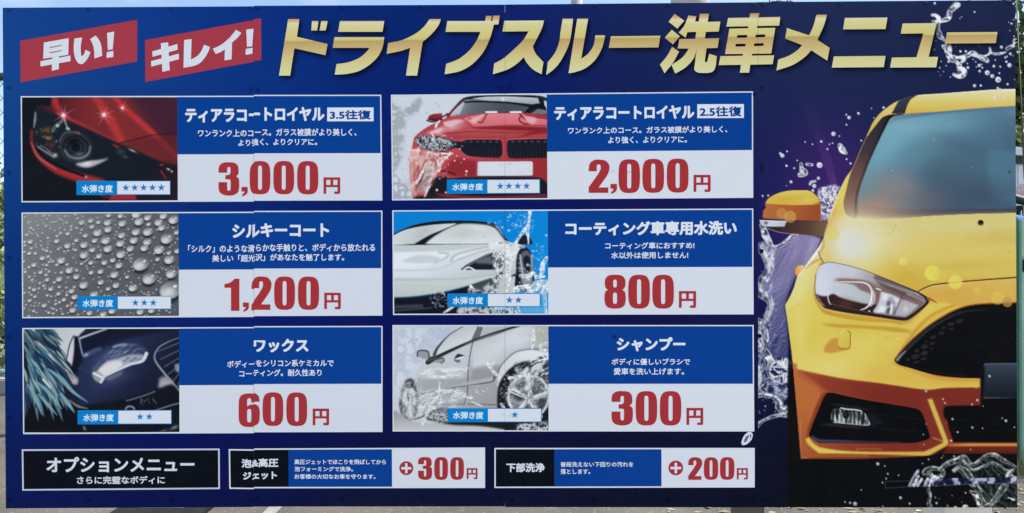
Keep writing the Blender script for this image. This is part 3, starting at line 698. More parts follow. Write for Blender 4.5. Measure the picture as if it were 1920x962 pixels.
    # repeater bump beside the fender
    c.poly('415,350 440,315 490,310 480,340 440,395 420,385', lin(1490, 0, 1508, 0, (0, (226, 150, 50)), (1, (240, 206, 130))), W1, blur=.6)
    # ---------------------------------------------------------------- lens flare discs in the print
    for x, y, r, k, a in ((275, 605, 62, (226, 160, 70), .55), (370, 640, 68, (232, 176, 84), .6), (845, 830, 80, (240, 214, 90), .55)):
        c.blob(x, y, r, r, k, a, 0, .08, T=ZM)
    for x, y, r, k, a in ((1050, 575, 31, (240, 226, 110), .7), (1260, 660, 55, (240, 226, 84), .85), (1325, 680, 46, (236, 200, 76), .5), (1425, 725, 48, (242, 228, 90), .8), (1425, 725, 56, (238, 210, 90), .4), (1580, 785, 26, (240, 200, 96), .5), (1730, 840, 48, (238, 198, 84), .6), (1800, 870, 36, (214, 150, 78), .7)):
        c.blob(x, y, r, r, k, a, 0, .08, T=ZC)
    # washer jet in the bonnet
    c.blob(1608, 298, 21, 20, (34, 24, 28), 1, 0, .2, T=ZC)
    c.blob(1608, 312, 16, 7, (150, 90, 50), .9, 0, .6, T=ZC)
    # ---------------------------------------------------------------- drops on the dark ground
    for x, y, r in ((548, 388, 15), (590, 404, 5), (660, 271, 12), (640, 250, 6), (728, 241, 9), (642, 322, 6), (822, 205, 4), (909, 199, 8), (344, 446, 5), (397, 463, 5), (460, 443, 8), (518, 463, 5), (541, 455, 5), (505, 497, 6), (748, 437, 6), (643, 570, 6), (671, 601, 7), (214, 514, 6), (180, 545, 14), (166, 530, 9), (287, 580, 5), (210, 618, 8), (265, 635, 6), (448, 613, 20), (242, 734, 10), (440, 708, 11), (410, 764, 14), (380, 750, 9), (400, 797, 10), (38, 835, 6), (78, 832, 6), (526, 767, 6), (548, 775, 7), (210, 762, 3), (840, 273, 4), (482, 785, 15)):
        c.drop(x, y, r, T=ZB)
    c.jet('310,605 315,640', (7, 9), ZB, 31); c.jet('330,650 345,670 310,690', (12, 14, 8), ZB, 32, n=7)
    c.jet('590,475 605,500 640,525', (9, 13, 5), ZB, 33, n=6); c.jet('355,609 392,609', (4, 4), ZB, 34)
    c.jet('385,735 415,728', (4, 5), ZB, 35)
    # ---------------------------------------------------------------- splash at the top right
    c.ribbon = False
    c.jet('360,60 320,95 280,130', (15, 11, 7), W4, 41, n=8); c.blob(375, 55, 24, 30, (225, 230, 240), .9, 40, .3, T=W4)
    c.jet('100,165 140,165 180,195 160,235 110,230', (6, 8, 10, 8, 5), W4, 42, n=8)
    c.jet('280,140 260,190 210,215 180,230', (8, 12, 10, 5), W4, 43, n=8)
    c.jet('165,250 160,300 175,350 180,390 230,430', (6, 8, 8, 7, 4), W4, 44, base=(150, 158, 178), n=6)
    c.jet('270,470 290,510 280,570 300,620', (9, 8, 9, 8), W4, 45, n=8); c.jet('270,470 210,485 240,520 245,555', (4, 5, 4, 3), W4, 46)
    c.jet('265,590 300,635 360,660 390,700', (8, 9, 8, 9), W4, 47, n=8)
    c.jet('300,600 380,615 450,600 510,570 560,580 620,600 700,575', (6, 6, 7, 10, 7, 5, 3), W4, 48, n=8)
    c.jet('620,600 650,620 680,650', (7, 8, 6), W4, 49); c.jet('700,575 720,540 708,510', (3, 4, 4), W4, 50)
    c.jet('710,560 790,575 880,550', (3, 4, 3), W4, 51)
    c.jet('390,700 400,740 420,760 380,800 330,790', (9, 12, 12, 7, 6), W4, 52, n=9); c.jet('380,690 440,640', (5, 5), W4, 53)
    c.jet('895,510 940,490 980,480', (6, 7, 8), W4, 54, n=6); c.jet('965,470 970,430 985,415', (5, 4), W4, 55)
    for x, y, r in ((128, 35, 12), (550, 127, 9), (412, 178, 5), (395, 196, 5), (963, 40, 10), (912, 238, 5), (943, 250, 10), (967, 210, 6), (925, 325, 5), (970, 385, 7), (835, 500, 15), (930, 572, 14), (958, 590, 5), (895, 600, 8), (875, 610, 10), (888, 655, 12), (400, 545, 12), (458, 545, 12), (440, 640, 18), (535, 630, 6), (473, 675, 7), (480, 718, 14), (563, 657, 7), (600, 695, 17), (625, 683, 7), (632, 718, 9), (570, 710, 6), (604, 755, 13), (770, 637, 7), (755, 703, 14), (823, 708, 9), (685, 772, 25), (738, 808, 20), (800, 845, 30), (813, 776, 9), (900, 893, 11), (616, 907, 11), (550, 910, 16), (796, 935, 12), (274, 655, 11), (250, 697, 6), (195, 653, 7), (180, 718, 10), (165, 760, 4), (220, 760, 5), (186, 800, 4), (293, 818, 6), (125, 525, 9), (140, 435, 8), (603, 490, 7), (112, 480, 6), (352, 493, 4), (920, 692, 22), (975, 845, 5), (785, 450, 7)):
        c.drop(x, y, r, T=W4, dim=.55 if x < 150 and y > 400 and y < 800 or (x, y) in ((603, 490), (785, 450)) else 1)
    # ---------------------------------------------------------------- splash at the foot
    c.ribbon = True
    def foot(X, Y):
        n = fbm(X/14, Y/20, 25, 4); w = np.sin((X*.8-Y*.55)*.55+n*14)
        k = np.clip(.14+.3*w*n+.5*(fbm(X/30, Y/22, 7, 3)-.45), 0, 1)[..., None]
        return (np.array([10, 13, 14])*(1-k)+np.array([170, 184, 180])*k)/255
    c.poly('1050,240 1090,160 1180,170 1280,220 1420,120 1520,95 1680,170 1920,290* 1920,760* 1500,770 1420,700 1340,560 1240,420 1150,300', foot, W3, blur=3, alpha=.85, label=9)
    K = dict(base=(150, 162, 160), dark=(22, 26, 28), hi=(226, 234, 232), thr=.56)
    c.jet('1040,170 1110,115 1160,110 1220,180 1290,195 1380,130 1450,92 1530,85 1640,150 1760,210 1820,240', (4, 6, 7, 6, 4, 7, 8, 7, 6, 5), W3, 61, n=7, **K)
    c.jet('1130,160 1200,240 1290,280 1400,230 1500,190 1580,220 1680,280 1780,300', (5, 5, 4, 6, 5, 4), W3, 62, n=6, **K)
    c.jet('640,330 670,290 740,260 800,265 870,290 870,350 830,350', (9, 12, 12, 9, 8, 8, 5), W3, 63, n=10, **K)
    c.jet('830,280 900,230 980,190 1060,150 1100,130', (6, 8, 9, 10, 8), W3, 64, n=10, **K)
    c.jet('680,350 730,330 720,400 700,470 690,540 710,600 705,650 690,700 715,750', (6, 6, 9, 7, 5, 5, 5, 7, 9), W3, 65, n=8, **K)
    c.jet('740,380 800,400 790,470', (9, 11, 6), W3, 66, n=6, base=(190, 198, 220))
    c.jet('1010,290 1070,260 1130,310 1190,380 1230,440 1280,500', (8, 9, 8, 8, 9, 7), W3, 67, n=11, **K)
    c.jet('1100,240 1180,280 1240,350 1310,460 1380,560', (4, 4, 5, 4), W3, 68, n=6, **K)
    c.jet('1240,560 1290,600 1330,680 1350,750', (6, 9, 9, 7), W3, 69, n=8, **K)
    c.jet('1290,540 1370,620 1420,720 1340,765', (3, 5, 5, 7), W3, 70, n=6, **K)
    c.jet('1420,740 1500,690 1570,600 1640,500 1700,420 1720,340 1790,290', (7, 6, 6, 6, 7, 8, 6), W3, 71, n=7, **K)
    c.jet('1490,760 1560,690 1640,590 1720,480', (3, 3), W3, 72, n=4, alpha=.7, **K)
    c.jet('1760,370 1790,420 1820,420', (8, 10), W3, 73, n=6, base=(150, 158, 180))
    c.line('1720,645 1790,665', (3, 4), (214, 222, 220), W3)
    # glassy bar across the splash
    c.poly('445,430* 900,388 1300,390* 1700,375* 1820,360* 1820,450* 1300,462 900,480 440,497*', lambda X, Y: (np.array([16, 20, 50])+np.clip(fbm(X/11, Y/16, 77, 3)*5-2.4, 0, 1)[..., None]*np.array([165, 172, 178]))/255, W3, blur=.5, alpha=.9)
    c.line('445,422 135,432 133,518 445,497', .9, (86, 86, 104), W3, alpha=.8, smooth=False)
    c.line('440,497 900,480 1300,462 1820,448', .9, (120, 122, 140), W3, alpha=.7)
    c.jet('450,490 490,390 560,290', (4, 6, 4), W3, 74, base=(206, 208, 230)); c.jet('510,480 530,430 560,360', (5, 4), W3, 75, base=(206, 208, 230))
    for a, b in ((560, 470), (640, 640), (700, 690)): c.jet('%d,485 %d,440 %d,395' % (a, a+15, a+40), (3, 4), W3, a, base=(206, 208, 230))
    for x, y, r in ((40, 205, 20), (130, 232, 9), (168, 332, 11), (148, 394, 10), (308, 352, 9), (100, 445, 10), (615, 198, 8), (693, 146, 10), (862, 126, 8), (883, 100, 5), (1020, 107, 11), (1233, 20, 9), (332, 640, 18), (450, 715, 12), (105, 748, 8), (780, 636, 8), (796, 708, 14), (828, 655, 5), (937, 742, 9), (1168, 577, 10), (995, 612, 6), (1120, 695, 5), (1600, 340, 5), (1040, 768, 22), (1165, 765, 40)):
        c.drop(x, y, r, T=W3, dim=.8)
    for x, y, r in ((632, 880, 6), (668, 886, 8), (704, 893, 14), (748, 793, 5), (1215, 82, 9), (1337, 140, 7), (1350, 167, 7), (1585, 148, 9), (1545, 178, 7), (1625, 190, 4), (1405, 283, 8), (1790, 296, 10), (1763, 277, 5), (1548, 344, 8), (1621, 350, 5), (1442, 377, 7), (1395, 440, 9), (1195, 394, 5), (1200, 466, 5), (1216, 318, 4), (1850, 342, 5), (1672, -25, 9), (1575, 56, 6)):
        c.drop(x, y, r, T=ZE, dim=.75)
    for x, y, r in ((1711, 132, 12), (1773, 132, 8), (1748, 70, 10)):
        c.drop(x, y, r, T=ZB, dim=.95)
    # ink tone of the car: a little duller than fresh paint
    lum = c.C @ np.array([.3, .59, .11]); m = np.isin(c.L, (1, 3))[..., None]*np.clip((c.C[..., :1]-c.C[..., 2:])/.25, 0, 1)
    k = (.1*np.clip(lum/.5, 0, 1))[..., None]
    d = (c.C*(1-k)+lum[..., None]*k)*np.interp(lum, [0, .25, .42, .65, .78, 1], [1, .98, .9, .93, .95, .96])[..., None]*np.array([.99, 1.015, 1.04])
    c.C = c.C*(1-m)+d*m
    return c
def star(c, x, y, r, T, colr=(255, 236, 244), n=8, seed=1):
    rg = np.random.RandomState(seed)
    cx, cy, r = T[0]+x*T[2], T[1]+y*T[2], r*T[2]
    c.blob(cx, cy, r*.45, r*.45, (240, 120, 140), .55)
    for k in range(n):
        a = math.pi*2*k/n+.35+rg.uniform(-.15, .15); L = r*rg.uniform(.7, 1.7)
        c.line([(cx, cy), (cx+L*math.cos(a), cy+L*math.sin(a))], (1.4, .2), (250, 170, 186), alpha=.6)
    c.blob(cx, cy, r*.22, r*.22, (255, 250, 255), 1)

def photo_headlight():
    T = (30, 170, 320/1399)
    c = Cv(41.5, 182.5, 333.5, 377, (64, 26, 36))
    L = lambda *a, **k: c.line(*a, T=T, **k); P = lambda *a, **k: c.poly(*a, T=T, **k); B = lambda *a, **k: c.blob(*a, T=T, **k)
    P('40,50* 1340,50* 1340,620* 40,620*', lin(60, 200, 330, 300, (0, (52, 24, 34)), (.35, (120, 40, 46)), (.6, (110, 42, 48)), (.8, (78, 36, 50)), (1, (64, 30, 50))))
    P('900,40* 1340,40* 1340,480*', (62, 32, 52), blur=14, alpha=.9)
    P('600,40* 800,40* 1340,520* 1340,610* 1100,540 860,430* 760,330', (128, 44, 46), blur=5, alpha=.8)
    L('800,40 900,150 1100,330 1340,560', wd=(9, 11, 8), c=(186, 52, 56), blur=6, alpha=.9)
    L('640,40 720,150 780,250 860,400', wd=(10, 15, 14), c=(184, 54, 56), blur=9, alpha=.85)
    L('300,40 340,130 400,220 560,300', wd=(16, 10, 5), c=(186, 48, 54), blur=8, alpha=.8)
    L('420,230 560,300 700,370 840,420', wd=(6, 9, 5), c=(172, 50, 54), blur=6, alpha=.7)
    L('362,60 364,150 385,200', wd=1.4, c=(44, 14, 22), blur=1)
    P('1130,380 1340,360* 1340,600 1150,540 900,440', (96, 36, 44), blur=7, alpha=.7)
    # black headlamp and shadow side
    P('40,40* 280,40 280,130* 180,130 150,250 130,440 180,560 300,660 480,740 640,800 800,870 800,920* 40,920*', (20, 22, 32), blur=3)
    P('165,120* 400,230 560,300 720,375 840,430 960,480 1200,590 1330,620* 1330,910* 900,910 600,760 300,640 190,540 140,430 140,260', lin(60, 200, 330, 360, (0, (26, 32, 42)), (.4, (22, 30, 42)), (1, (20, 26, 38))), blur=2)
    L('850,432 900,420 1000,395 1120,365 1340,350', wd=(2.2, 1.4), c=(60, 18, 26), blur=1)
    P('980,780* 1130,690 1240,600 1340,640* 1340,920* 980,920*', (40, 26, 36), blur=10, alpha=.8)
    # red bumper lip below
    L('130,330 128,420 165,510 230,580 330,650 470,700 640,740 700,760', wd=(2, 4, 9, 13, 16, 16), c=(168, 48, 52), blur=7, alpha=.9)
    L('128,430 180,540 260,600 330,640', wd=(2, 3, 2), c=(206, 96, 100), blur=2, alpha=.8)
    P('760,900* 780,850* 980,850* 990,900*', (168, 42, 50), blur=3, alpha=.9)
    L('640,840 770,880', wd=2, c=(140, 40, 46), blur=2)
    L('170,470 250,560 400,640 560,700', wd=4, c=(12, 14, 20), blur=2)
    # projector
    for r, k, a in ((150, (30, 36, 46), .9), (128, (58, 64, 72), .7), (112, (22, 27, 36), .95), (92, (50, 58, 68), .7), (74, (26, 32, 42), .95), (52, (44, 54, 68), .7), (36, (14, 18, 26), .95)):
        B(490, 465, r, r*.92, k, a, 15, .18)
    B(470, 420, 60, 40, (10, 12, 18), .8)
    L('400,490 440,540 520,555 590,520 610,460', wd=(3, 5, 3), c=(134, 140, 150), blur=3, alpha=.8)
    B(520, 520, 40, 12, (150, 110, 122), .7, -10)
    L('360,420 380,370 430,340 520,345', wd=2.5, c=(104, 112, 122), blur=2, alpha=.7)
    P('490,600 580,580 700,565 760,555 680,600 600,630 540,625', (196, 188, 196), blur=3, alpha=.9)
    B(585, 600, 50, 18, (228, 220, 228), .9, -15)
    B(322, 530, 20, 18, (206, 208, 214), .9)
    B(275, 500, 60, 10, (140, 142, 150), .7, 40)
    L('180,460 240,500 310,545', wd=3, c=(150, 152, 160), blur=2, alpha=.8)
    L('160,180 158,230 148,300', wd=(3, 5, 2), c=(140, 154, 164), blur=2, alpha=.8)
    B(250, 325, 48, 26, (104, 82, 44), .9, -20); B(250, 350, 30, 16, (30, 24, 20), .8); B(265, 388, 34, 16, (172, 110, 72), .9, 10)
    B(290, 450, 30, 40, (86, 48, 52), .7); B(515, 350, 18, 9, (190, 60, 66), .8, 20)
    B(820, 455, 34, 10, (176, 48, 56), .9, 25); B(955, 492, 36, 8, (186, 186, 196), .9, 25); B(860, 500, 40, 26, (58, 68, 76), .8, 30); B(900, 545, 22, 10, (80, 88, 96), .8)
    B(1195, 608, 18, 8, (206, 60, 70), .9); B(1250, 645, 16, 9, (240, 210, 216), .9, 20); B(1278, 663, 10, 8, (230, 214, 220), .9); B(575, 708, 10, 10, (206, 190, 196), .9)
    L('1190,660 1230,720', wd=2.5, c=(150, 40, 48), blur=2)
    L('400,240 340,290 300,340 310,300 390,230', wd=1.4, c=(150, 170, 180), blur=1.2, alpha=.8)
    L('395,230 420,300 440,320', wd=2, c=(190, 205, 210), blur=1.5, alpha=.8); B(342, 287, 16, 14, (216, 228, 232), .9); B(425, 312, 16, 14, (190, 204, 208), .9)
    for i in range(26):
        x, y = 160+hsh(np.array([i]), np.array([3]), 5)[0]*230, 300+hsh(np.array([i]), np.array([8]), 5)[0]*220
        B(x, y, 10, 5, (70+i*3, 76+i*3, 86+i*2), .6, i*37)
    star(c, 390, 203, 75, T, seed=2); star(c, 722, 198, 72, T, seed=3); star(c, 873, 142, 42, T, seed=4)
    return c

def photo_redcar():
    T = (725, 170, 310/1356)
    c = Cv(734, 176, 1026.5, 376.5, (205, 212, 228))
    L = lambda *a, **k: c.line(*a, T=T, **k); P = lambda *a, **k: c.poly(*a, T=T, **k); B = lambda *a, **k: c.blob(*a, T=T, **k)
    # grey water ghost
    def gh(X, Y):
        n = fbm(X/13, Y/13, 4, 4); r = 1-np.abs(2*n-1)
        k = np.clip((r-.6)*2.2, 0, .62)[..., None]
        return col((205, 212, 228))*(1-k)+col((134, 140, 148))*k
    P('40,100 140,150 260,60 290,90 260,180 180,210 150,300 140,420 120,560 80,640 40,680', gh, blur=5)
    P('40,680 150,760 240,840 250,900* 40,900*', gh, blur=6)
    L('60,140 130,180 200,150 270,60', wd=(5, 7, 3), c=(160, 166, 174), blur=5, alpha=.6); B(95, 260, 45, 110, (166, 172, 180), .6); B(100, 470, 40, 80, (172, 178, 186), .5)
    for x, y in ((408, 105), (430, 130), (330, 185)): B(x, y, 16, 8, (170, 176, 184), .7, 30)
    # cabin
    P('500,220* 560,130 610,75 640,58 760,45 900,40 1100,42 1250,50 1330,75* 1330,200* 900,190 500,225*', (26, 30, 42))
    P('510,210* 640,80 690,72 940,90 1200,125* 1130,185* 900,180 700,195 540,215', lin(860, 180, 930, 215, (0, (150, 158, 172)), (.4, (98, 104, 116)), (1, (74, 80, 92))))
    P('690,68* 800,52 940,48 1000,48 1240,60* 1260,120* 1200,112 1000,92 850,84', lin(0, 180, 0, 196, (0, (196, 204, 220)), (1, (150, 158, 172))))
    P('1290,80* 1330,95* 1330,185* 1300,140', (196, 202, 216)); P('1240,150* 1320,160* 1330,195* 1180,190*', (110, 116, 128))
    L('640,95 760,90 1000,100 1180,130 1260,140', wd=3.2, c=(20, 22, 32)); L('1130,185 1200,130 1270,120 1300,150', wd=(3, 7, 5), c=(18, 20, 30))
    L('500,215 560,140 620,80 650,60', wd=(5, 3), c=(150, 40, 48)); P('520,205* 560,150 625,95* 640,100* 600,190*', (186, 194, 208), blur=1)
    B(955, 68, 20, 14, (222, 228, 240), .9)
    L('500,205 580,125 640,62 800,42 1000,38 1250,46 1330,70', wd=2, c=(24, 20, 28))
    # body
    P('225,385* 260,350 330,300 430,250 520,215 700,195 900,182 1130,183 1330,200* 1330,900* 215,890* 195,720 190,600 205,480', lin(770, 220, 1000, 330, (0, (178, 66, 76)), (.5, (182, 74, 84)), (1, (152, 44, 54))))
    P('640,225 760,200 820,188* 1110,188* 1170,215 1330,240* 1330,300 1000,290 730,305 650,260', lin(0, 212, 0, 238, (0, (222, 132, 140)), (1, (206, 106, 116))))
    P('470,260* 560,238 620,240 660,270 690,300* 540,330 480,300', lin(840, 225, 870, 245, (0, (230, 200, 210)), (1, (186, 80, 90))), blur=1)
    P('455,265* 590,240* 640,245* 520,300*', (214, 186, 196), blur=1.5)
    P('320,350 420,310 470,285 540,320 555,340 470,365 380,360', (206, 128, 138), blur=2); P('340,345* 440,305* 470,310* 430,350*', (222, 190, 200), blur=2)
    P('480,340 700,320 950,335 1330,330* 1330,390* 1000,400 620,400 520,380', lin(0, 243, 0, 262, (0, (190, 84, 94)), (1, (160, 54, 64))), blur=3)
    P('700,300 980,295 1300,300 1330,320* 1200,328 950,318 760,312', (128, 30, 42), blur=1.5)
    L('650,250 700,290 730,305 950,288 1330,285', wd=1.6, c=(140, 36, 46)); L('460,350 560,348 700,335 960,345 1330,345', wd=1.2, c=(120, 32, 42))
    L('680,230 740,250 780,260 820,195', wd=3, c=(150, 44, 54)); P('680,240 760,205 800,195 760,240 720,270', (226, 176, 184), blur=1.5)
    L('1090,190 1130,230 1190,240 1190,270 1120,270 1085,235 1110,205', wd=3, c=(140, 36, 46)); P('1130,215 1210,220 1230,250 1190,278 1160,260', (222, 170, 178), blur=2)
    P('1060,390* 1200,330 1330,310* 1330,345 1200,360', (134, 34, 44), blur=2)
    for x in (810, 1010): P('%d,170* %d,168* %d,183* %d,184*' % (x, x+95, x+100, x), (232, 236, 244))
    # mirror
    P('335,240* 350,205 390,190 455,185* 458,235* 400,250', lin(0, 212, 0, 228, (0, (170, 60, 70)), (.6, (120, 34, 44)), (1, (30, 28, 40)))); L('330,245 380,256 450,240', wd=2.5, c=(36, 34, 46)); L('460,215 500,190', wd=3, c=(40, 36, 48))
    # grilles
    for g in ('630,410 700,400 920,402 945,420* 948,520 920,552* 760,545 660,530 610,480', '1000,405* 1330,395* 1330,550* 1020,555 990,520 988,430'):
        P(g, (20, 22, 34)); P(g, lambda X, Y: (np.array([24, 27, 40])+np.clip(np.sin(X*1.05)-.55, 0, 1)[..., None]*np.clip((Y-262)/30, 0, 1)[..., None]*46)/255, alpha=.9)
    for x in (640, 690, 745, 797, 850, 903, 1035, 1088, 1140, 1193, 1245, 1300): B(x, 418, 13, 9, (90, 94, 108), .8)
    L('950,410 965,470 960,560', wd=3, c=(190, 70, 80), blur=2); L('620,400 760,396 920,398', wd=1.6, c=(196, 96, 104)); L('990,400 1150,392 1330,390', wd=1.6, c=(196, 96, 104))
    # headlamp
    P('235,390* 300,370 400,370 500,395 560,415* 640,420* 600,470 560,470 480,500 400,500 300,480 250,440', (28, 30, 42)); c.foam('250,380 400,375 550,430 500,490 400,495 270,460', T, 21, f=2.6, lo=(24, 26, 36), hi=(214, 218, 226), alpha=.9, thr=.5)
    # plate and intake
    P('745,588* 760,583 1185,580* 1198,590 1198,690* 1185,698 755,700* 742,690', (212, 219, 234)); L('742,700 900,702 1198,698', wd=1, c=(130, 60, 70))
    P('480,640 560,560 700,570 740,580* 740,700* 660,715 500,690', (134, 34, 44), blur=5, alpha=.8); L('440,660 500,665 560,690', wd=3, c=(80, 24, 34), blur=2)
    P('370,710* 480,705 500,720* 700,710 960,705 1250,715 1320,760* 1320,890* 330,870* 350,780', (26, 26, 38), blur=1)
    P('380,840* 500,850 800,870 1330,850* 1330,868* 900,885 520,880', (140, 40, 50), blur=2); P('220,860* 330,865 600,880* 600,895* 220,890*', (26, 26, 38), blur=1)
    # wheel-side splash
    P('200,490 250,510 330,500 400,560 420,640 360,720 320,840 250,840 200,780 190,600', lin(770, 290, 820, 330, (0, (206, 140, 136)), (.5, (176, 96, 94)), (1, (190, 120, 122))), blur=3, alpha=.9)
    P('320,600 400,580 420,640 370,720 330,820 270,820 290,700', (150, 148, 156), blur=3, alpha=.75); P('265,720* 300,640* 300,700 260,780 240,840*', (24, 22, 30), blur=2)
    for i, p in enumerate(('200,490 300,495 400,520 450,520 540,515', '300,505 380,540 420,575 440,640 420,660', '430,560 470,545 500,560', '440,600 470,560 520,525', '310,620 340,590 390,590', '250,760 290,680 320,610', '370,720 340,800 310,870', '200,790 250,740 280,690', '400,300 410,270 435,245', '370,350 385,385 370,410')):
        c.jet(p, (3, 4, 2), T, 200+i, base=(226, 220, 226), dark=(140, 90, 94))
    c.foam('200,480 420,500 450,600 330,840 220,850 190,700', T, 23, f=7, lo=(170, 96, 94), hi=(240, 226, 228), alpha=.7, stretch=(1, 2), ang=20)
    for x, y, r in ((655, 662, 10), (412, 815, 10), (635, 562, 7), (575, 535, 6), (558, 575, 7), (600, 480, 5), (610, 590, 4), (520, 515, 12), (485, 835, 8), (430, 660, 10), (620, 455, 4), (650, 690, 6)): B(x, y, r, r, (232, 222, 228), .9, 0, .5)
    c.spray(400, 430, 170, 70, 46, 33, .5, 1.6, T=T); c.spray(400, 620, 110, 160, 60, 34, .5, 1.5, (238, 226, 230), T=T); c.spray(200, 700, 90, 150, 30, 35, .5, 1.3, (150, 154, 162), .5, T=T)
    P('195,600 205,480 225,500 215,700 240,870 215,880 195,760', (222, 178, 182), blur=3, alpha=.6)
    return c

def photo_drops():
    T = (30, 390, 320/1432)
    c = Cv(42.5, 400, 336, 596, lin(60, 400, 300, 596, (0, (126, 130, 136)), (.25, (108, 111, 118)), (.55, (92, 94, 102)), (1, (84, 87, 93))))
    rg = np.random.RandomState(11)
    def dr(x, y, r):
        X, Y, R = T[0]+x*T[2], T[1]+y*T[2], r*T[2]
        if R < 1.3:
            c.blob(X, Y, R*1.15, R, (178, 181, 186), .8, -25, .8); return
        f = np.clip((x+y*.7)/1300, 0, 1)
        c.blob(X-R*.08, Y+R*.42, R*1.05, R*.85, (22, 25, 31), .45+.45*f, -20, .5)
        c.blob(X, Y, R*1.12, R*.84, lin(X-R*.5, Y+R*.8, X+R*.5, Y-R*.7, (0, (196, 199, 203)), (.55, (150, 153, 159)), (1, (112, 115, 122))), .98, -22, .25)
        c.blob(X-R*.2, Y+R*.22, R*.62, R*.42, (216, 219, 223), .75, -25, .9)
        c.blob(X+R*.45, Y-R*.4, R*.2, R*.13, (240, 242, 245), .9, -20, .6)
    D = [(1050, 470, 62), (1122, 592, 54), (1298, 690, 84), (1268, 258, 48), (1290, 432, 42), (1306, 550, 44), (1205, 348, 42), (985, 668, 36), (1110, 198, 40), (1035, 112, 38), (1010, 200, 34), (1325, 98, 40), (992, 270, 34), (885, 388, 38), (880, 296, 34), (890, 228, 30), (758, 270, 38), (775, 340, 36), (688, 205, 36), (575, 392, 36), (572, 645, 36), (385, 437, 34), (452, 520, 33), (830, 558, 34), (842, 648, 28), (868, 480, 30), (575, 308, 32), (715, 622, 26), (712, 532, 25), (510, 575, 27), (366, 595, 26), (480, 855, 28), (1080, 335, 32), (963, 340, 30), (776, 178, 32), (772, 120, 32), (895, 128, 32), (745, 457, 25), (815, 437, 24), (700, 402, 26), (645, 350, 25), (634, 540, 22), (632, 458, 22), (436, 315, 28), (345, 275, 24), (125, 280, 24), (225, 418, 24), (115, 378, 20), (155, 475, 24), (210, 538, 20), (265, 600, 20), (155, 683, 20), (240, 816, 22), (118, 775, 18), (405, 768, 20), (470, 695, 25), (360, 718, 20), (295, 678, 22), (776, 677, 20), (935, 578, 18), (1190, 430, 20), (1225, 165, 30), (1200, 120, 34), (1240, 65, 32), (1108, 80, 30), (1015, 50, 40), (1115, 135, 20), (660, 725, 34), (810, 862, 30), (1140, 858, 28), (1045, 870, 30), (735, 890, 28), (620, 880, 24), (495, 745, 26), (780, 60, 22), (880, 65, 24), (555, 120, 26), (630, 105, 24), (640, 155, 22), (694, 118, 20), (585, 230, 22), (510, 270, 20), (663, 272, 24), (438, 213, 20), (1105, 285, 34), (1350, 205, 22), (1355, 360, 24), (1285, 375, 20)]
    small = []
    for _ in range(900):
        x, y = rg.uniform(45, 1370), rg.uniform(45, 910)
        k = np.clip(x/900, .1, 1)
        if rg.rand() < .35*k: continue
        r = rg.uniform(4, 17 if x < 600 else 9)*(1 if y > 200 else .9)
        if any((x-a)**2+(y-b)**2 < (q+r)**2*1.1 for a, b, q in D): continue
        if any((x-a)**2+(y-b)**2 < (q+r)**2*.9 for a, b, q in small): continue
        small.append((x, y, r))
    for q in sorted(small+D, key=lambda q: q[1]): dr(*q)
    c.blob(110, 412, 70, 26, (140, 143, 148), .4)
    return c

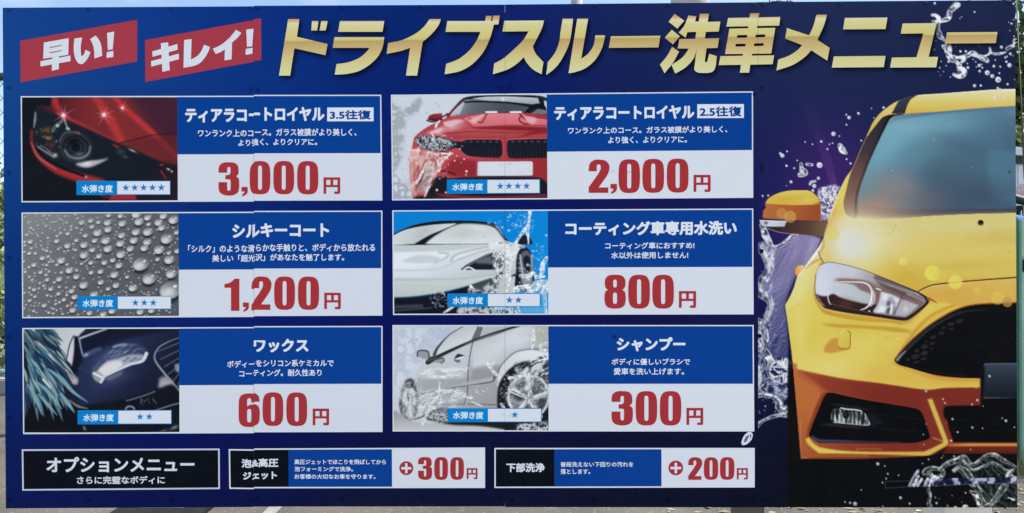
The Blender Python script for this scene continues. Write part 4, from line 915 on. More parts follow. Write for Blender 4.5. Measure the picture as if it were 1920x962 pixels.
def photo_whitecar():
    T = (725, 385, 310/1387)
    c = Cv(738, 395.5, 1028, 588.5, lin(740, 396, 1000, 590, (0, (10, 124, 210)), (.6, (6, 130, 218)), (1, (20, 138, 216))))
    L = lambda *a, **k: c.line(*a, T=T, **k); P = lambda *a, **k: c.poly(*a, T=T, **k); B = lambda *a, **k: c.blob(*a, T=T, **k)
    # cabin
    P('40,250* 150,195 250,160 400,135 560,128 720,130 860,145 920,165 960,220 1015,295* 1015,345* 40,345*', (20, 24, 36))
    P('40,262* 160,205 330,170 500,155 590,152* 480,200 360,250 230,325* 40,335*', lin(740, 420, 850, 455, (0, (214, 220, 228)), (.5, (186, 194, 196)), (1, (222, 228, 234))))
    P('320,325* 400,260 520,190 600,160 700,153 840,165 910,190* 960,250 1000,310* 860,325 500,328', lin(0, 418, 0, 458, (0, (196, 204, 206)), (.5, (206, 213, 218)), (1, (220, 226, 234))), blur=.8)
    B(640, 240, 130, 50, (188, 196, 196), .6, -10); B(760, 190, 90, 20, (226, 232, 238), .6, 8)
    P('910,165* 935,180* 1000,290* 1010,320* 985,310* 940,240*', (176, 184, 196)); L('925,190 965,250 1005,300', wd=2, c=(30, 34, 46))
    # body
    P('40,335* 230,335 500,332 860,328 940,320 1030,310 1110,340 1115,400 1090,480 1075,700 1060,760 900,740 850,600* 700,670 480,725 250,760 40,775*', lin(760, 455, 800, 560, (0, (206, 214, 222)), (.3, (222, 229, 240)), (.6, (214, 221, 232)), (1, (186, 196, 202))))
    P('40,335* 500,335 860,330* 700,360 480,385 40,395*', (190, 200, 204), blur=2, alpha=.9); P('40,395* 480,390 520,420 480,450 330,500 40,545*', (226, 232, 246), blur=3, alpha=.9)
    P('130,470 250,420 380,425 450,445 400,480 250,485', (196, 204, 212), blur=3, alpha=.9); L('440,395 520,410 480,450 400,480', wd=4, c=(188, 196, 204), blur=3)
    P('540,470 600,410 760,355 960,335 960,345 760,385 640,430 570,475', (226, 231, 242), blur=2); L('540,470 560,430 640,395 850,345', wd=4, c=(180, 190, 194), blur=3); L('560,475 700,420 860,370', wd=3, c=(184, 192, 198), blur=3)
    L('60,545 300,545 480,520 620,440', wd=3, c=(196, 202, 214), blur=3); P('40,600* 500,605 800,590 960,560 900,610* 700,670 480,725 250,760 40,775*', lin(0, 520, 0, 560, (0, (202, 210, 214)), (1, (184, 194, 198))), blur=2)
    L('40,625 400,622 700,610 940,570', wd=3, c=(168, 178, 182), blur=3, alpha=.7)
    # headlamp, scoop
    P('618,542* 660,505 740,460 830,415 890,395* 990,420 1000,530 960,540 800,540', (26, 30, 42)); P('740,480 840,430 900,425* 880,490 840,490', (96, 104, 114), blur=2); L('640,535 760,460 880,402', wd=2, c=(120, 128, 136)); L('650,540 690,520 740,545', wd=3, c=(220, 226, 234))
    c.foam('890,390 980,400 1000,480 980,580 920,560 885,480', T, 41, f=6, lo=(40, 44, 56), hi=(226, 230, 238), alpha=.95, thr=.4)
    # underside
    P('40,775* 250,765 480,728 700,672* 880,615* 900,700 900,920* 40,920*', (18, 22, 36), blur=1.5); P('690,680* 880,610* 910,650 890,760 700,760', (70, 76, 88), blur=3, alpha=.9)
    P('60,840* 310,830* 300,860* 60,865*', (64, 68, 80), blur=2); L('60,885 380,860', wd=2, c=(70, 76, 90), blur=2)
    L('930,600 900,680 890,740', wd=(6, 7), c=(70, 76, 88), blur=2)
    # wheel
    P('1085,540 1090,430 1115,370 1165,350 1210,400 1232,520 1232,640 1200,720 1110,720 1075,690', (24, 28, 38)); P('1110,470 1130,400 1180,380 1215,430 1220,540 1200,640 1160,680 1130,640', (90, 98, 110), blur=1.5); P('1145,450 1180,420 1205,460 1195,560 1160,520', (26, 30, 42), blur=1); L('1120,420 1140,560 1170,680', wd=3, c=(176, 184, 196)); L('1215,420 1222,560 1205,650', wd=3, c=(150, 160, 172))
    P('1035,590* 1085,570* 1080,595* 1040,608*', (26, 30, 42)); P('1130,600 1200,580 1210,660 1160,690', (136, 146, 158), blur=2)
    # wing mirror
    P('1095,325* 1095,270 1120,250 1180,255 1215,290 1222,325*', (26, 30, 44)); L('1100,330 1220,327', wd=1.5, c=(60, 66, 80))
    # water
    W = dict(base=(206, 224, 240), dark=(96, 140, 184))
    for i, (p, w) in enumerate((('1205,50 1195,110 1185,180 1140,230 1100,290 1085,330', (6, 6, 5, 6, 4, 5)), ('1185,180 1185,260 1190,320', (3, 4, 3)), ('1010,320 1060,325 1110,345 1150,350', (6, 7, 6, 4)), ('860,330 920,320 1000,310', (3, 4, 5)), ('1340,440 1310,500 1300,570 1250,610', (6, 7, 7, 5)), ('1120,590 1180,600 1230,570 1260,600 1320,600', (5, 7, 6, 5, 5)), ('1240,670 1300,650 1350,650', (8, 9, 9)), ('1220,720 1290,690 1350,700', (5, 7, 6)), ('1080,700 1140,680 1220,690', (6, 8, 5)), ('1330,740 1335,820 1340,900', (6, 7, 6)), ('1010,330 1000,420 1010,520 1030,600 1010,720', (9, 6, 5, 4, 3)), ('700,680 740,720 760,760', (6, 8, 6)), ('560,850 520,880 480,900', (3, 4, 3)), ('1100,850 1110,900', (5, 6)))):
        c.jet(p, w, T, 300+i, n=6, **(W if i in (0, 1, 4, 6, 7, 9) else dict(base=(222, 228, 236), dark=(110, 120, 132))))
    c.foam('1000,330 1110,350 1080,440 1020,600 1000,720 985,560', T, 43, f=7, lo=(170, 182, 190), hi=(244, 247, 251), alpha=.75)
    P('1125,850* 1330,850* 1340,740 1300,720 1300,850* 1350,905* 1125,905*', (116, 184, 224), blur=3, alpha=.7)
    c.foam('1060,700 1230,660 1350,620 1350,740 1220,740 1080,740', T, 44, f=6, lo=(120, 150, 180), hi=(240, 246, 250), alpha=.85)
    c.foam('690,690 780,700 900,620 940,600 900,760 700,770', T, 45, f=6, lo=(60, 66, 78), hi=(226, 230, 236), alpha=.8)
    c.foam('620,850 950,850 1090,860 1090,910 600,910', T, 46, f=6, lo=(40, 46, 58), hi=(220, 226, 232), alpha=.85, thr=.42)
    c.foam('900,600 960,560 940,660 900,700', T, 47, f=5, lo=(50, 56, 66), hi=(220, 226, 232), alpha=.9)
    c.spray(1090, 140, 90, 90, 45, 5, .5, 1.3, T=T); c.spray(1270, 390, 60, 70, 30, 6, .5, 1.4, T=T); c.spray(440, 790, 80, 80, 70, 7, .5, 1.4, T=T, alpha=.6); c.spray(900, 150, 60, 40, 16, 9, .5, 1.2, T=T); c.spray(1000, 500, 120, 160, 50, 8, .5, 1.3, T=T)
    for x, y, r in ((1088, 165, 11), (1024, 212, 11), (970, 185, 9), (1340, 252, 10), (822, 265, 10), (1183, 500, 12), (1182, 620, 9)): B(x, y, r, r, (196, 220, 240), .9, 0, .4); B(x, y, r*.5, r*.5, (90, 150, 200), .7, 0, .6)
    c.spray(1180, 620, 140, 120, 70, 18, .5, 1.5, T=T); c.spray(1190, 160, 50, 110, 36, 19, .5, 1.3, T=T); c.spray(1010, 380, 80, 60, 40, 20, .5, 1.4, T=T)
    L('470,725 485,750', wd=2.2, c=(210, 216, 224)); B(388, 818, 10, 8, (210, 216, 224), .9)
    return c

def photo_brush():
    T = (30, 605, 320/1432)
    c = Cv(44, 616.5, 337.5, 811, lin(100, 620, 300, 800, (0, (22, 27, 50)), (.5, (24, 30, 56)), (1, (16, 20, 32))))
    L = lambda *a, **k: c.line(*a, T=T, **k); P = lambda *a, **k: c.poly(*a, T=T, **k); B = lambda *a, **k: c.blob(*a, T=T, **k)
    # wall behind
    P('40,40* 620,40* 530,110 490,250 470,350 420,420 300,330 200,200 40,150*', lin(60, 620, 150, 680, (0, (180, 186, 200)), (1, (206, 208, 214))), blur=2)
    P('590,50* 780,50* 540,130* 520,125*', (28, 34, 56)); L('530,135 640,95 760,55', wd=4, c=(176, 182, 202), blur=1.5); L('530,135 545,220 570,290', wd=4, c=(150, 158, 182), blur=1.5); P('550,140* 760,60* 1300,50* 1300,140* 900,160 620,270 570,285*', (18, 24, 46), blur=2)
    P('490,110* 520,115* 550,260 570,310 480,400* 420,420* 480,350', (16, 20, 36), blur=1); L('485,110 450,190 425,310', wd=2, c=(24, 28, 44)); P('370,335* 400,310 440,325 465,365 440,385 390,365', (24, 28, 44)); P('420,390* 500,360 600,330* 600,380 520,420 430,420', (14, 17, 30), blur=1.5)
    P('560,290* 590,250 700,205 730,225* 660,270 580,300*', (70, 88, 128), blur=2.5, alpha=.9); B(590, 272, 24, 16, (186, 196, 212), .9, -20); B(545, 380, 20, 9, (150, 160, 186), .9, -35)
    # car
    P('560,300* 800,200 1000,120 1380,50* 1380,920* 560,920* 520,600 500,500', lin(160, 650, 300, 760, (0, (32, 42, 78)), (.4, (34, 42, 76)), (.7, (26, 32, 58)), (1, (18, 22, 38))), blur=4, alpha=.95)
    B(820, 330, 150, 90, (96, 108, 146), .6, -28); B(800, 300, 200, 100, (66, 80, 122), .7, -28); B(820, 480, 190, 60, (60, 72, 112), .6, -20)
    def streak(X, Y):
        n = fbm((X*.85-Y*.5)/14, (X*.5+Y*.85)/1.6, 6, 3); k = np.clip((n-.42)*3, 0, 1)[..., None]
        return (np.array([60, 72, 108])*(1-k)+np.array([196, 204, 222])*k)/255
    P('640,400 720,310 820,220 930,180 1060,200 1090,250 900,320 760,420 660,430', streak, blur=5, alpha=.55)
    P('690,400 760,330 860,300 960,270 1060,265* 1080,290 1000,330 860,390 740,450 660,430', lin(190, 690, 260, 670, (0, (196, 198, 210)), (1, (150, 156, 174))), blur=2.5)
    P('700,400 770,345 860,320 890,360 760,440', (216, 214, 222), blur=3); L('720,460 860,395 960,350 1060,320 1095,260', wd=(5, 4, 5, 7), c=(206, 212, 222), blur=1.5); P('640,420 690,415 740,460 710,500 660,480', (146, 156, 166), blur=2); L('655,425 720,458', wd=4, c=(220, 222, 230), blur=1); L('740,460 712,500', wd=4.5, c=(206, 212, 222), blur=1); P('740,465* 900,400* 880,440 780,490*', (92, 104, 126), blur=2)
    for x, y in ((940, 300), (970, 320), (1000, 300), (915, 320)): B(x, y, 16, 10, (80, 92, 112), .8, -20)
    L('820,205 860,190 920,182', wd=4, c=(130, 146, 176), blur=2.5)
    # grille
    L('1380,120 1260,170 1190,220 1165,305 1250,430 1380,580', wd=(1, 2, 3, 4, 4, 4), c=(128, 138, 156), blur=1.2)
    for i in range(6): L('%d,%d %d,%d' % (1180+i*34, 245+i*62, 1380, 165+i*62), wd=2.2, c=(92, 102, 124), blur=1.5, alpha=.8)
    P('1200,470* 1260,450 1310,510 1200,545*', (150, 150, 160), blur=4); P('1200,520* 1300,490 1320,520* 1200,550*', (186, 182, 186), blur=4, alpha=.8); P('1330,350* 1380,340* 1380,420* 1340,410*', (130, 138, 156), blur=3)
    # bumper shade
    P('540,700* 900,640 1160,575 1300,520 1380,600* 1380,920* 540,920*', (16, 20, 31), blur=4, alpha=.95); L('930,655 1050,620 1165,578', wd=2.2, c=(104, 110, 124), blur=1.5); L('1160,740 1280,700 1380,672', wd=2.4, c=(120, 122, 132), blur=1.5)
    c.spray(1110, 660, 70, 50, 22, 4, .7, 1.8, (120, 126, 140), .7, T=T); L('920,735 930,710 955,702 985,710 995,735', wd=3, c=(140, 140, 146), blur=1.2); B(1330, 880, 40, 16, (150, 146, 140), .8, -25); B(1240, 905, 40, 9, (110, 108, 106), .8, -15)
    P('40,620* 560,720 560,920* 40,920*', (14, 17, 24), blur=8, alpha=.95); B(575, 885, 12, 24, (150, 146, 140), .8, -25)
    P('410,430 470,430 520,470 510,520 450,500', (186, 182, 190), blur=3, alpha=.9)
    # brush blades
    rg = np.random.RandomState(5)
    cols = [(62, 110, 148), (92, 148, 172), (40, 76, 116), (128, 176, 190), (30, 54, 92), (150, 190, 198), (72, 130, 152), (176, 190, 190), (34, 62, 102)]
    for i in range(150):
        t = rg.rand(); x = 40+t*250+rg.uniform(-60, 80); y = 40+rg.uniform(-20, 560)
        if x > 60+y*.55+170: x *= .6
        ang = math.radians(35+42*np.clip((y-40)/600, 0, 1)*rg.uniform(.7, 1.2)+(18 if x < 120 else 0)); Ln = rg.uniform(120, 260)*(1.1 if y > 250 else .8)
        e = (x+Ln*math.cos(ang), y+Ln*math.sin(ang)); m = (x+Ln*.55*math.cos(ang-.06), y+Ln*.55*math.sin(ang-.06))
        k = cols[rg.randint(len(cols))]; f = .82*np.clip(1.05-(y-300)/1500-(.45 if y < 150 else 0), .4, 1)
        W = np.array([2, 8, 6, 1])*rg.uniform(.6, 1.05)
        Q = np.array([[x, y], m, e])*T[2]+np.array(T[:2])
        Q = pts([tuple(q) for q in Q], closed=False)
        c.line(Q+np.array([1.5, 2]), tuple(W*1.15), (14, 22, 40), alpha=.6, blur=2)
        c.line(Q, tuple(W), tuple(np.array(k)*f), alpha=.95, blur=2.0)
        c.line(Q+np.array([-.6, -1]), tuple(W*.3), tuple(np.minimum(255, np.array(k)*f*1.3+18)), alpha=.6, blur=1.2)
    for p, w in (('220,460 290,540 350,610', (3, 9, 2)), ('270,390 380,470 480,580 600,665', (3, 9, 6, 1)), ('180,500 280,590 380,720', (3, 8, 2)), ('100,520 160,620 220,770', (3, 8, 2)), ('380,600 440,680 490,750', (5, 9, 2)), ('190,600 270,690 345,775', (3, 7, 1))):
        L(p, wd=w, c=(116, 158, 170), blur=2)
    L('230,480 290,540', wd=(4, 3), c=(206, 206, 196), blur=1.5); L('450,650 520,700 600,720', wd=(2, 5, 2), c=(120, 116, 112), blur=2)
    return c

def photo_silvercar():
    T = (725, 600, 310/1387)
    c = Cv(737, 610.5, 1028.5, 808.5, lin(740, 620, 900, 800, (0, (206, 213, 228)), (.6, (196, 204, 218)), (1, (190, 194, 200))))
    L = lambda *a, **k: c.line(*a, T=T, **k); P = lambda *a, **k: c.poly(*a, T=T, **k); B = lambda *a, **k: c.blob(*a, T=T, **k)
    def gh(X, Y):
        n = fbm(X/16, Y/16, 14, 4); r = 1-np.abs(2*n-1); k = np.clip((r-.62)*1.4, 0, .35)[..., None]
        return col((206, 214, 230))*(1-k)+col((150, 164, 186))*k
    P('60,60* 640,50* 460,200 340,330 200,440 90,560 55,700*', gh, blur=4); B(430, 110, 120, 70, (176, 188, 214), .6)
    P('50,760 250,860 600,880 1000,900 1000,935* 50,935*', lin(0, 770, 0, 808, (0, (150, 152, 156)), (1, (200, 202, 206))), blur=3)
    # body
    P('240,500* 260,420 340,350 420,320 700,180 1100,50* 1370,50* 1370,935* 700,880 480,800 280,740 230,600', lin(800, 650, 960, 790, (0, (200, 206, 216)), (.3, (186, 190, 198)), (.5, (166, 169, 176)), (1, (150, 152, 158))), blur=.8)
    P('430,310* 560,130 640,60* 760,50* 700,190*', (202, 209, 222)); P('640,60* 770,50* 720,160* 420,300* 460,210', lin(820, 615, 840, 660, (0, (176, 182, 190)), (1, (212, 218, 228))), blur=1); P('700,190* 760,55* 810,60* 775,160*', (104, 108, 116)); P('780,150* 815,60* 1080,50* 950,100', (176, 182, 190))
    P('720,200* 1130,50* 1370,50* 1370,200 1250,240 1000,330 960,400 720,420*', lin(900, 620, 960, 690, (0, (184, 190, 198)), (.5, (206, 213, 222)), (1, (178, 182, 190))), blur=2)
    P('1230,60* 1370,50* 1370,220* 1240,160', (172, 172, 160), blur=5, alpha=.7); B(1100, 180, 110, 60, (214, 222, 232), .7, -10); B(820, 240, 100, 50, (206, 212, 222), .6, -15)
    P('720,400* 960,380 960,480 700,520*', (146, 148, 156), blur=5, alpha=.8); P('300,480 640,480 640,620 320,620', (156, 158, 166), blur=8, alpha=.7); P('420,300 700,200 690,400 560,480 430,440', (198, 204, 216), blur=6, alpha=.7)
    L('345,355 420,315 560,245 720,175 900,110 1110,48', wd=(9, 5, 4, 4), c=(40, 40, 48), blur=.8); L('420,325 700,195 900,128 1000,90', wd=1.2, c=(110, 100, 98)); L('400,290 430,230 520,130 640,55', wd=(6, 2.2, 1.4), c=(70, 70, 78)); L('660,205 800,150 960,105', wd=2.2, c=(120, 112, 110), alpha=.7)
    P('400,330* 470,318 482,345* 460,362 400,355', (150, 154, 162)); L('400,335 470,320 482,345 455,362', wd=2, c=(70, 72, 80))
    P('252,290 262,258 330,252 352,275 360,325* 330,330 262,308', (150, 153, 160)); L('258,305 265,262 325,256 350,272 358,320', wd=2.5, c=(58, 60, 68)); P('335,360* 350,320 400,300 420,325*', (66, 68, 76))
    L('575,335 600,300 650,305', wd=(4, 7, 3), c=(40, 40, 46)); L('580,330 610,318 650,308', wd=3, c=(214, 220, 228)); B(598, 345, 20, 12, (50, 50, 58), .9)
    L('715,215 695,320 682,450 678,600 655,700', wd=1.8, c=(84, 84, 92)); L('715,215 725,180', wd=1.5, c=(70, 70, 76))
    L('290,620 450,585 670,545 880,515 905,480', wd=(2, 3.5, 4, 4), c=(70, 70, 78), blur=1); P('420,585* 660,525 880,480* 900,485* 885,515* 670,550', (176, 180, 188), blur=1); L('280,710 450,708 650,705 920,710', wd=1.6, c=(96, 96, 104)); L('270,490 272,600 278,700', wd=1, c=(120, 122, 130))
    # shadow
    P('360,800 480,790 900,830 1100,900 1080,930 800,890 560,880 420,850', (28, 28, 34), blur=3)
    P('300,760* 520,740 520,860 420,860 330,820', (70, 72, 80), blur=3, alpha=.8)
    # rear wheel arch and wheel
    P('930,470* 960,390 1020,320 1100,270 1200,250 1370,275* 1370,350 1230,335 1120,355 1030,420 960,520 930,620*', lin(940, 690, 1000, 660, (0, (206, 212, 222)), (1, (222, 228, 238))), blur=1.5); L('925,480 950,400 1015,320 1100,262 1250,243 1370,272', wd=1.6, c=(96, 98, 106))
    P('930,600 950,520 1020,420 1120,360 1240,345 1370,380* 1370,935* 1010,935 960,820 930,740', (26, 28, 36), blur=1)
    for r, k, a in ((178, (200, 206, 216), 1), (160, (96, 101, 112), 1), (150, (62, 66, 76), 1)): B(1190, 640, r, r*1.08, k, a, 0, .06)
    for a in range(5):
        an = math.radians(-85+a*72); x1, y1 = 1195+165*math.cos(an), 655+178*math.sin(an)
        L('1195,660 %.0f,%.0f' % (x1, y1), wd=(5, 12), c=(198, 204, 214), blur=1); L('1200,665 %.0f,%.0f' % (x1+12, y1+10), wd=(1, 3), c=(110, 114, 124), blur=1)
    B(1198, 660, 34, 36, (206, 212, 222), 1, 0, .2)
    for a in range(5): B(1198+22*math.cos(a*1.256), 660+24*math.sin(a*1.256), 9, 10, (80, 84, 92), .9, 0, .5)
    B(1238, 690, 22, 26, (46, 48, 56), .9, 0, .4)
    # front wheel
    P('110,700 125,580 160,510 200,490 240,520 255,600 262,720 240,810 190,830 140,800', (60, 62, 70), blur=1.5); P('130,680 150,600 190,560 235,590 245,700 225,800 180,810 145,770', (176, 182, 192), blur=1.5); B(190, 690, 40, 90, (206, 211, 220), .5); P('160,520 200,505 225,540 210,560 165,575', (30, 32, 40), blur=2)
    for a in range(6):
        an = math.radians(15+a*60); L('188,700 %.0f,%.0f' % (188+52*math.cos(an), 700+105*math.sin(an)), wd=(2, 4), c=(214, 220, 230) if a % 2 else (90, 94, 102), blur=1)
    L('112,690 120,760 150,810 200,835 300,810 380,760', wd=(4, 3, 3), c=(84, 88, 96), blur=1); B(150, 730, 14, 26, (48, 50, 58), .8); B(215, 650, 14, 30, (56, 58, 66), .8)
    # water
    for i, (p, w) in enumerate((('290,470 400,475 520,480 640,440 680,400', (4, 5, 5, 4, 3)), ('280,440 420,420 560,430 650,430', (4, 5, 4, 3)), ('320,680 420,600 530,590 650,640 720,655', (3, 4, 4, 3)), ('380,700 500,690 640,650', (3, 3)), ('840,350 870,390 890,430 930,465', (5, 6, 5, 4)), ('870,390 910,355', (4, 3)), ('1230,80 1232,150 1220,240', (4, 6, 3)), ('1030,490 1080,480 1130,470 1190,455', (5, 4, 3)), ('1180,470 1180,560 1220,630', (6, 9, 5)), ('1290,220 1320,190 1360,200', (4, 5, 5)), ('1290,240 1340,250 1370,260', (4, 6)), ('280,740 350,700 430,640 445,520', (2, 3, 2)), ('720,690 800,720', (3, 2)), ('300,880 340,780 410,740', (3, 4, 2)), ('960,705 990,740', (5, 4)))):
        c.jet(p, w, T, 400+i, base=(210, 216, 228), dark=(130, 136, 148), alpha=.85)
    c.foam('1070,370 1160,340 1370,300 1370,470 1200,460 1090,440', T, 61, f=6, lo=(50, 54, 62), hi=(226, 230, 238), alpha=.9, thr=.4, stretch=(2.2, 1), ang=-25)
    c.foam('290,420 640,400 660,480 300,490', T, 62, f=8, lo=(170, 178, 190), hi=(228, 234, 242), alpha=.6, stretch=(3, 1)); c.foam('300,600 640,590 640,760 360,800 300,760', T, 63, f=7, lo=(150, 156, 166), hi=(230, 235, 242), alpha=.6, stretch=(2, 1), ang=-20)
    c.foam('1090,880 1370,850 1370,930 1090,930', T, 64, f=6, lo=(50, 54, 62), hi=(220, 226, 234), alpha=.9); c.foam('350,780 520,790 520,850 360,850', T, 66, f=5, lo=(40, 42, 48), hi=(210, 214, 222), alpha=.8)
    c.foam('1000,560 1100,440 1300,430 1370,560 1370,720 1180,730 1020,720', T, 71, f=8, lo=(120, 126, 138), hi=(240, 243, 248), alpha=.55, thr=.56, stretch=(1.6, 1), ang=-35); c.foam('110,560 250,520 300,700 240,830 130,810', T, 72, f=6, lo=(150, 156, 168), hi=(236, 240, 246), alpha=.6, thr=.52)
    c.spray(560, 640, 160, 80, 60, 15, .5, 1.3, T=T); c.spray(330, 760, 90, 70, 50, 16, .5, 1.4, T=T); c.spray(1250, 150, 110, 80, 26, 17, .5, 1.3, T=T)
    c.spray(980, 560, 60, 150, 60, 5, .5, 1.3, T=T); c.spray(1150, 560, 140, 150, 60, 6, .5, 1.2, T=T); c.spray(450, 830, 80, 50, 40, 7, .5, 1.3, T=T); c.spray(250, 170, 110, 60, 14, 8, .4, .9, (110, 114, 124), .7, T=T); c.spray(800, 600, 60, 60, 14, 9, .5, 1.6, T=T)
    return c
# ------------------------------------------------------------------ the sign
sign = thing('menu_sign', 'large blue car-wash menu sign of four printed panels with gold Japanese title', 'sign', (0, 0, 0))
M_EDGE = mat('composite sheet core', (.04, .042, .046), .6, .3)
M_FRAME = mat('dark painted steel frame', (.03, .032, .035), .5, .4, (.05, .05, .05), 6)
PANELS = [((5, 14.5), (475.6, 11.9), (476.4, 950.6), (11, 953.3)), ((476.0, 10.9), (946.6, 8.7), (946.8, 949.5), (476.8, 949.9)),
          ((947.0, 8.6), (1420.8, 4.3), (1421.2, 951.3), (947.2, 950.8)), ((1421.2, 4.0), (1903, 0), (1907.5, 951.7), (1421.6, 951.2))]
SEAMS = (476.2, 946.9, 1421.1)

def quad_pt(q, s, t):
    q = np.array(q, float); return (q[0]*(1-s)+q[1]*s)*(1-t)+(q[3]*(1-s)+q[2]*s)*t
def clampq(V, q):
    """pull points of a grid onto the outline of its panel"""
    q = np.array(q, float); V = V.copy()
    for _ in range(2):
        xl = q[0, 0]+(q[3, 0]-q[0, 0])*np.clip((V[:, 1]-q[0, 1])/(q[3, 1]-q[0, 1]), 0, 1); xr = q[1, 0]+(q[2, 0]-q[1, 0])*np.clip((V[:, 1]-q[1, 1])/(q[2, 1]-q[1, 1]), 0, 1)
        V[:, 0] = np.clip(V[:, 0], xl, xr)
        yt = q[0, 1]+(q[1, 1]-q[0, 1])*np.clip((V[:, 0]-q[0, 0])/(q[1, 0]-q[0, 0]), 0, 1); yb = q[3, 1]+(q[2, 1]-q[3, 1])*np.clip((V[:, 0]-q[3, 0])/(q[2, 0]-q[3, 0]), 0, 1)
        V[:, 1] = np.clip(V[:, 1], yt, yb)
    return V
def seam_step(V, card):
    """sheets were hung a hair out of line: printing left and right of the first joint is offset"""
    if card is None: return V
    xl, xr = card; V = V.copy(); s = SEAMS[0]
    L = V[:, 0] < s
    V[:, 1] += np.where(L, .8*np.clip((V[:, 0]-xl)/(s-xl), 0, 1), -.8*np.clip((xr-V[:, 0])/(xr-s), 0, 1))
    return V
GAP = .2
def cut_seams(V, F):
    """real joints: remove the strip of printing over every gap between the panels"""
    V = np.asarray(V, float); out = [(V, F)]
    lo, hi = V[:, 0].min(), V[:, 0].max()
    S = [s for s in SEAMS if lo < s-1 and hi > s+1]
    if not S: return V, F
    bm = bmesh.new(); vs_ = [bm.verts.new((v[0], v[1], v[2] if len(v) > 2 else 0)) for v in V]
    for f in F:
        try: bm.faces.new([vs_[i] for i in f])
        except ValueError: pass
    for s in S:
        for x in (s-GAP, s+GAP):
            bmesh.ops.bisect_plane(bm, geom=list(bm.verts)+list(bm.edges)+list(bm.faces), plane_co=(x, 0, 0), plane_no=(1, 0, 0), dist=1e-4)
        kill = [f for f in bm.faces if s-GAP < f.calc_center_median().x < s+GAP]
        bmesh.ops.delete(bm, geom=kill, context='FACES')
    bmesh.ops.delete(bm, geom=[v for v in bm.verts if not v.link_faces], context='VERTS')
    bm.verts.index_update()
    V = np.array([v.co[:] for v in bm.verts]); F = [tuple(v.index for v in f.verts) for f in bm.faces]
    bm.free(); return V, F
def show(name, V, F, c, off, parent, card=None, cut=True, zs=None):
    """a printed shape: V in artwork units (third column: stacking), c colour 0..255 or function"""
    V = np.asarray(V, float)
    if V.shape[1] == 2: V = np.c_[V, np.zeros(len(V))]
    if cut: V, F = cut_seams(V, F)
    V[:, :2] = seam_step(V[:, :2], card)
    cc = c(V[:, 0], V[:, 1]) if callable(c) else np.tile(col(c), (len(V), 1))
    W = PX(V[:, :2]); W[:, 1] = -(off+V[:, 2])
    # faces look towards the viewer
    G = []
    for f in F:
        a, b, d = (W[f[k]] for k in range(3))
        nrm = np.cross(b-a, d-a)[1]
        G.append(f if nrm <= 0 else tuple(reversed(f)))
    return obj(name, mesh(name, W, G, albedo(cc)), PRINT, parent)
def quad(name, q, c, off, parent, card=None):
    return show(name, np.array(q, float), [(0, 1, 2, 3)], c, off, parent, card)
def tess(outs):
    """outline(s) -> vertices, triangles (first outline, then holes)"""
    V = np.concatenate(outs); tri = tessellate_polygon([[Vector((p[0], p[1], 0)) for p in o] for o in outs])
    return V, [tuple(t) for t in tri]
def polys(name, L, c, off, parent, T=None, card=None, bands=None, n=6):
    Vs, Fs, k = [], [], 0
    for i, s in enumerate(L):
        s = s if isinstance(s, (list, tuple)) and isinstance(s[0], str) else [s]
        outs = [pts(x, T, True, True, n) if isinstance(x, str) else x for x in s]
        V, F = tess(outs)
        Vs.append(np.c_[V, np.full(len(V), i*2e-5)]); Fs += [tuple(a+k for a in f) for f in F]; k += len(V)
    V = np.concatenate(Vs); F = Fs
    if bands is not None:
        bm = bmesh.new(); vv = [bm.verts.new(p) for p in V]
        for f in F:
            try: bm.faces.new([vv[i] for i in f])
            except ValueError: pass
        for (pc, pn) in bands:
            bmesh.ops.bisect_plane(bm, geom=list(bm.verts)+list(bm.edges)+list(bm.faces), plane_co=pc, plane_no=pn, dist=1e-4)
        bm.verts.index_update(); V = np.array([v.co[:] for v in bm.verts]); F = [tuple(v.index for v in f.verts) for f in bm.faces]; bm.free()
    return show(name, V, F, c, off, parent, card)

# ---- lettering set in the built-in type
def glyphs(txt):
    cu = bpy.data.curves.new('type', 'FONT'); cu.body = txt; cu.size = 1; cu.resolution_u = 3
    o = bpy.data.objects.new('type', cu); COL.objects.link(o); bpy.context.view_layer.update()
    me = bpy.data.meshes.new_from_object(o.evaluated_get(bpy.context.evaluated_depsgraph_get()))
    V = np.zeros(len(me.vertices)*3); me.vertices.foreach_get('co', V); V = V.reshape(-1, 3)[:, :2]
    F = [tuple(p.vertices) for p in me.polygons]
    bpy.data.objects.remove(o); bpy.data.curves.remove(cu); bpy.data.meshes.remove(me)
    return V, F
def text(name, txt, bx, T, c, off, parent, bold=.5, slope=0., card=None):
    V, F = glyphs(txt)
    x0, x1, y0, y1 = bx
    x0, x1 = T[0]+x0*T[2], T[0]+x1*T[2]; y0, y1 = T[1]+y0*T[2], T[1]+y1*T[2]
    a, b = V.min(0), V.max(0)
    if txt[-1] in '。、': b = np.array([b[0], b[1]])
    U = (V-a)/(b-a)
    Q = np.stack([x0+bold+U[:, 0]*(x1-x0-2*bold), y1-bold-U[:, 1]*(y1-y0-2*bold)], 1)
    m = 8 if bold > .6 else 5
    Vs, Fs = [], []
    for k in range(m):
        t = 2*math.pi*(k+.5)/m
        Vs.append(np.c_[Q+bold*np.array([math.cos(t), math.sin(t)]), np.full(len(Q), k*1.5e-5)]); Fs += [tuple(i+k*len(Q) for i in f) for f in F]
    W = np.concatenate(Vs); W[:, 1] += slope*(W[:, 0]-(x0+x1)/2)
    return show(name, W, Fs, c, off, parent, card)

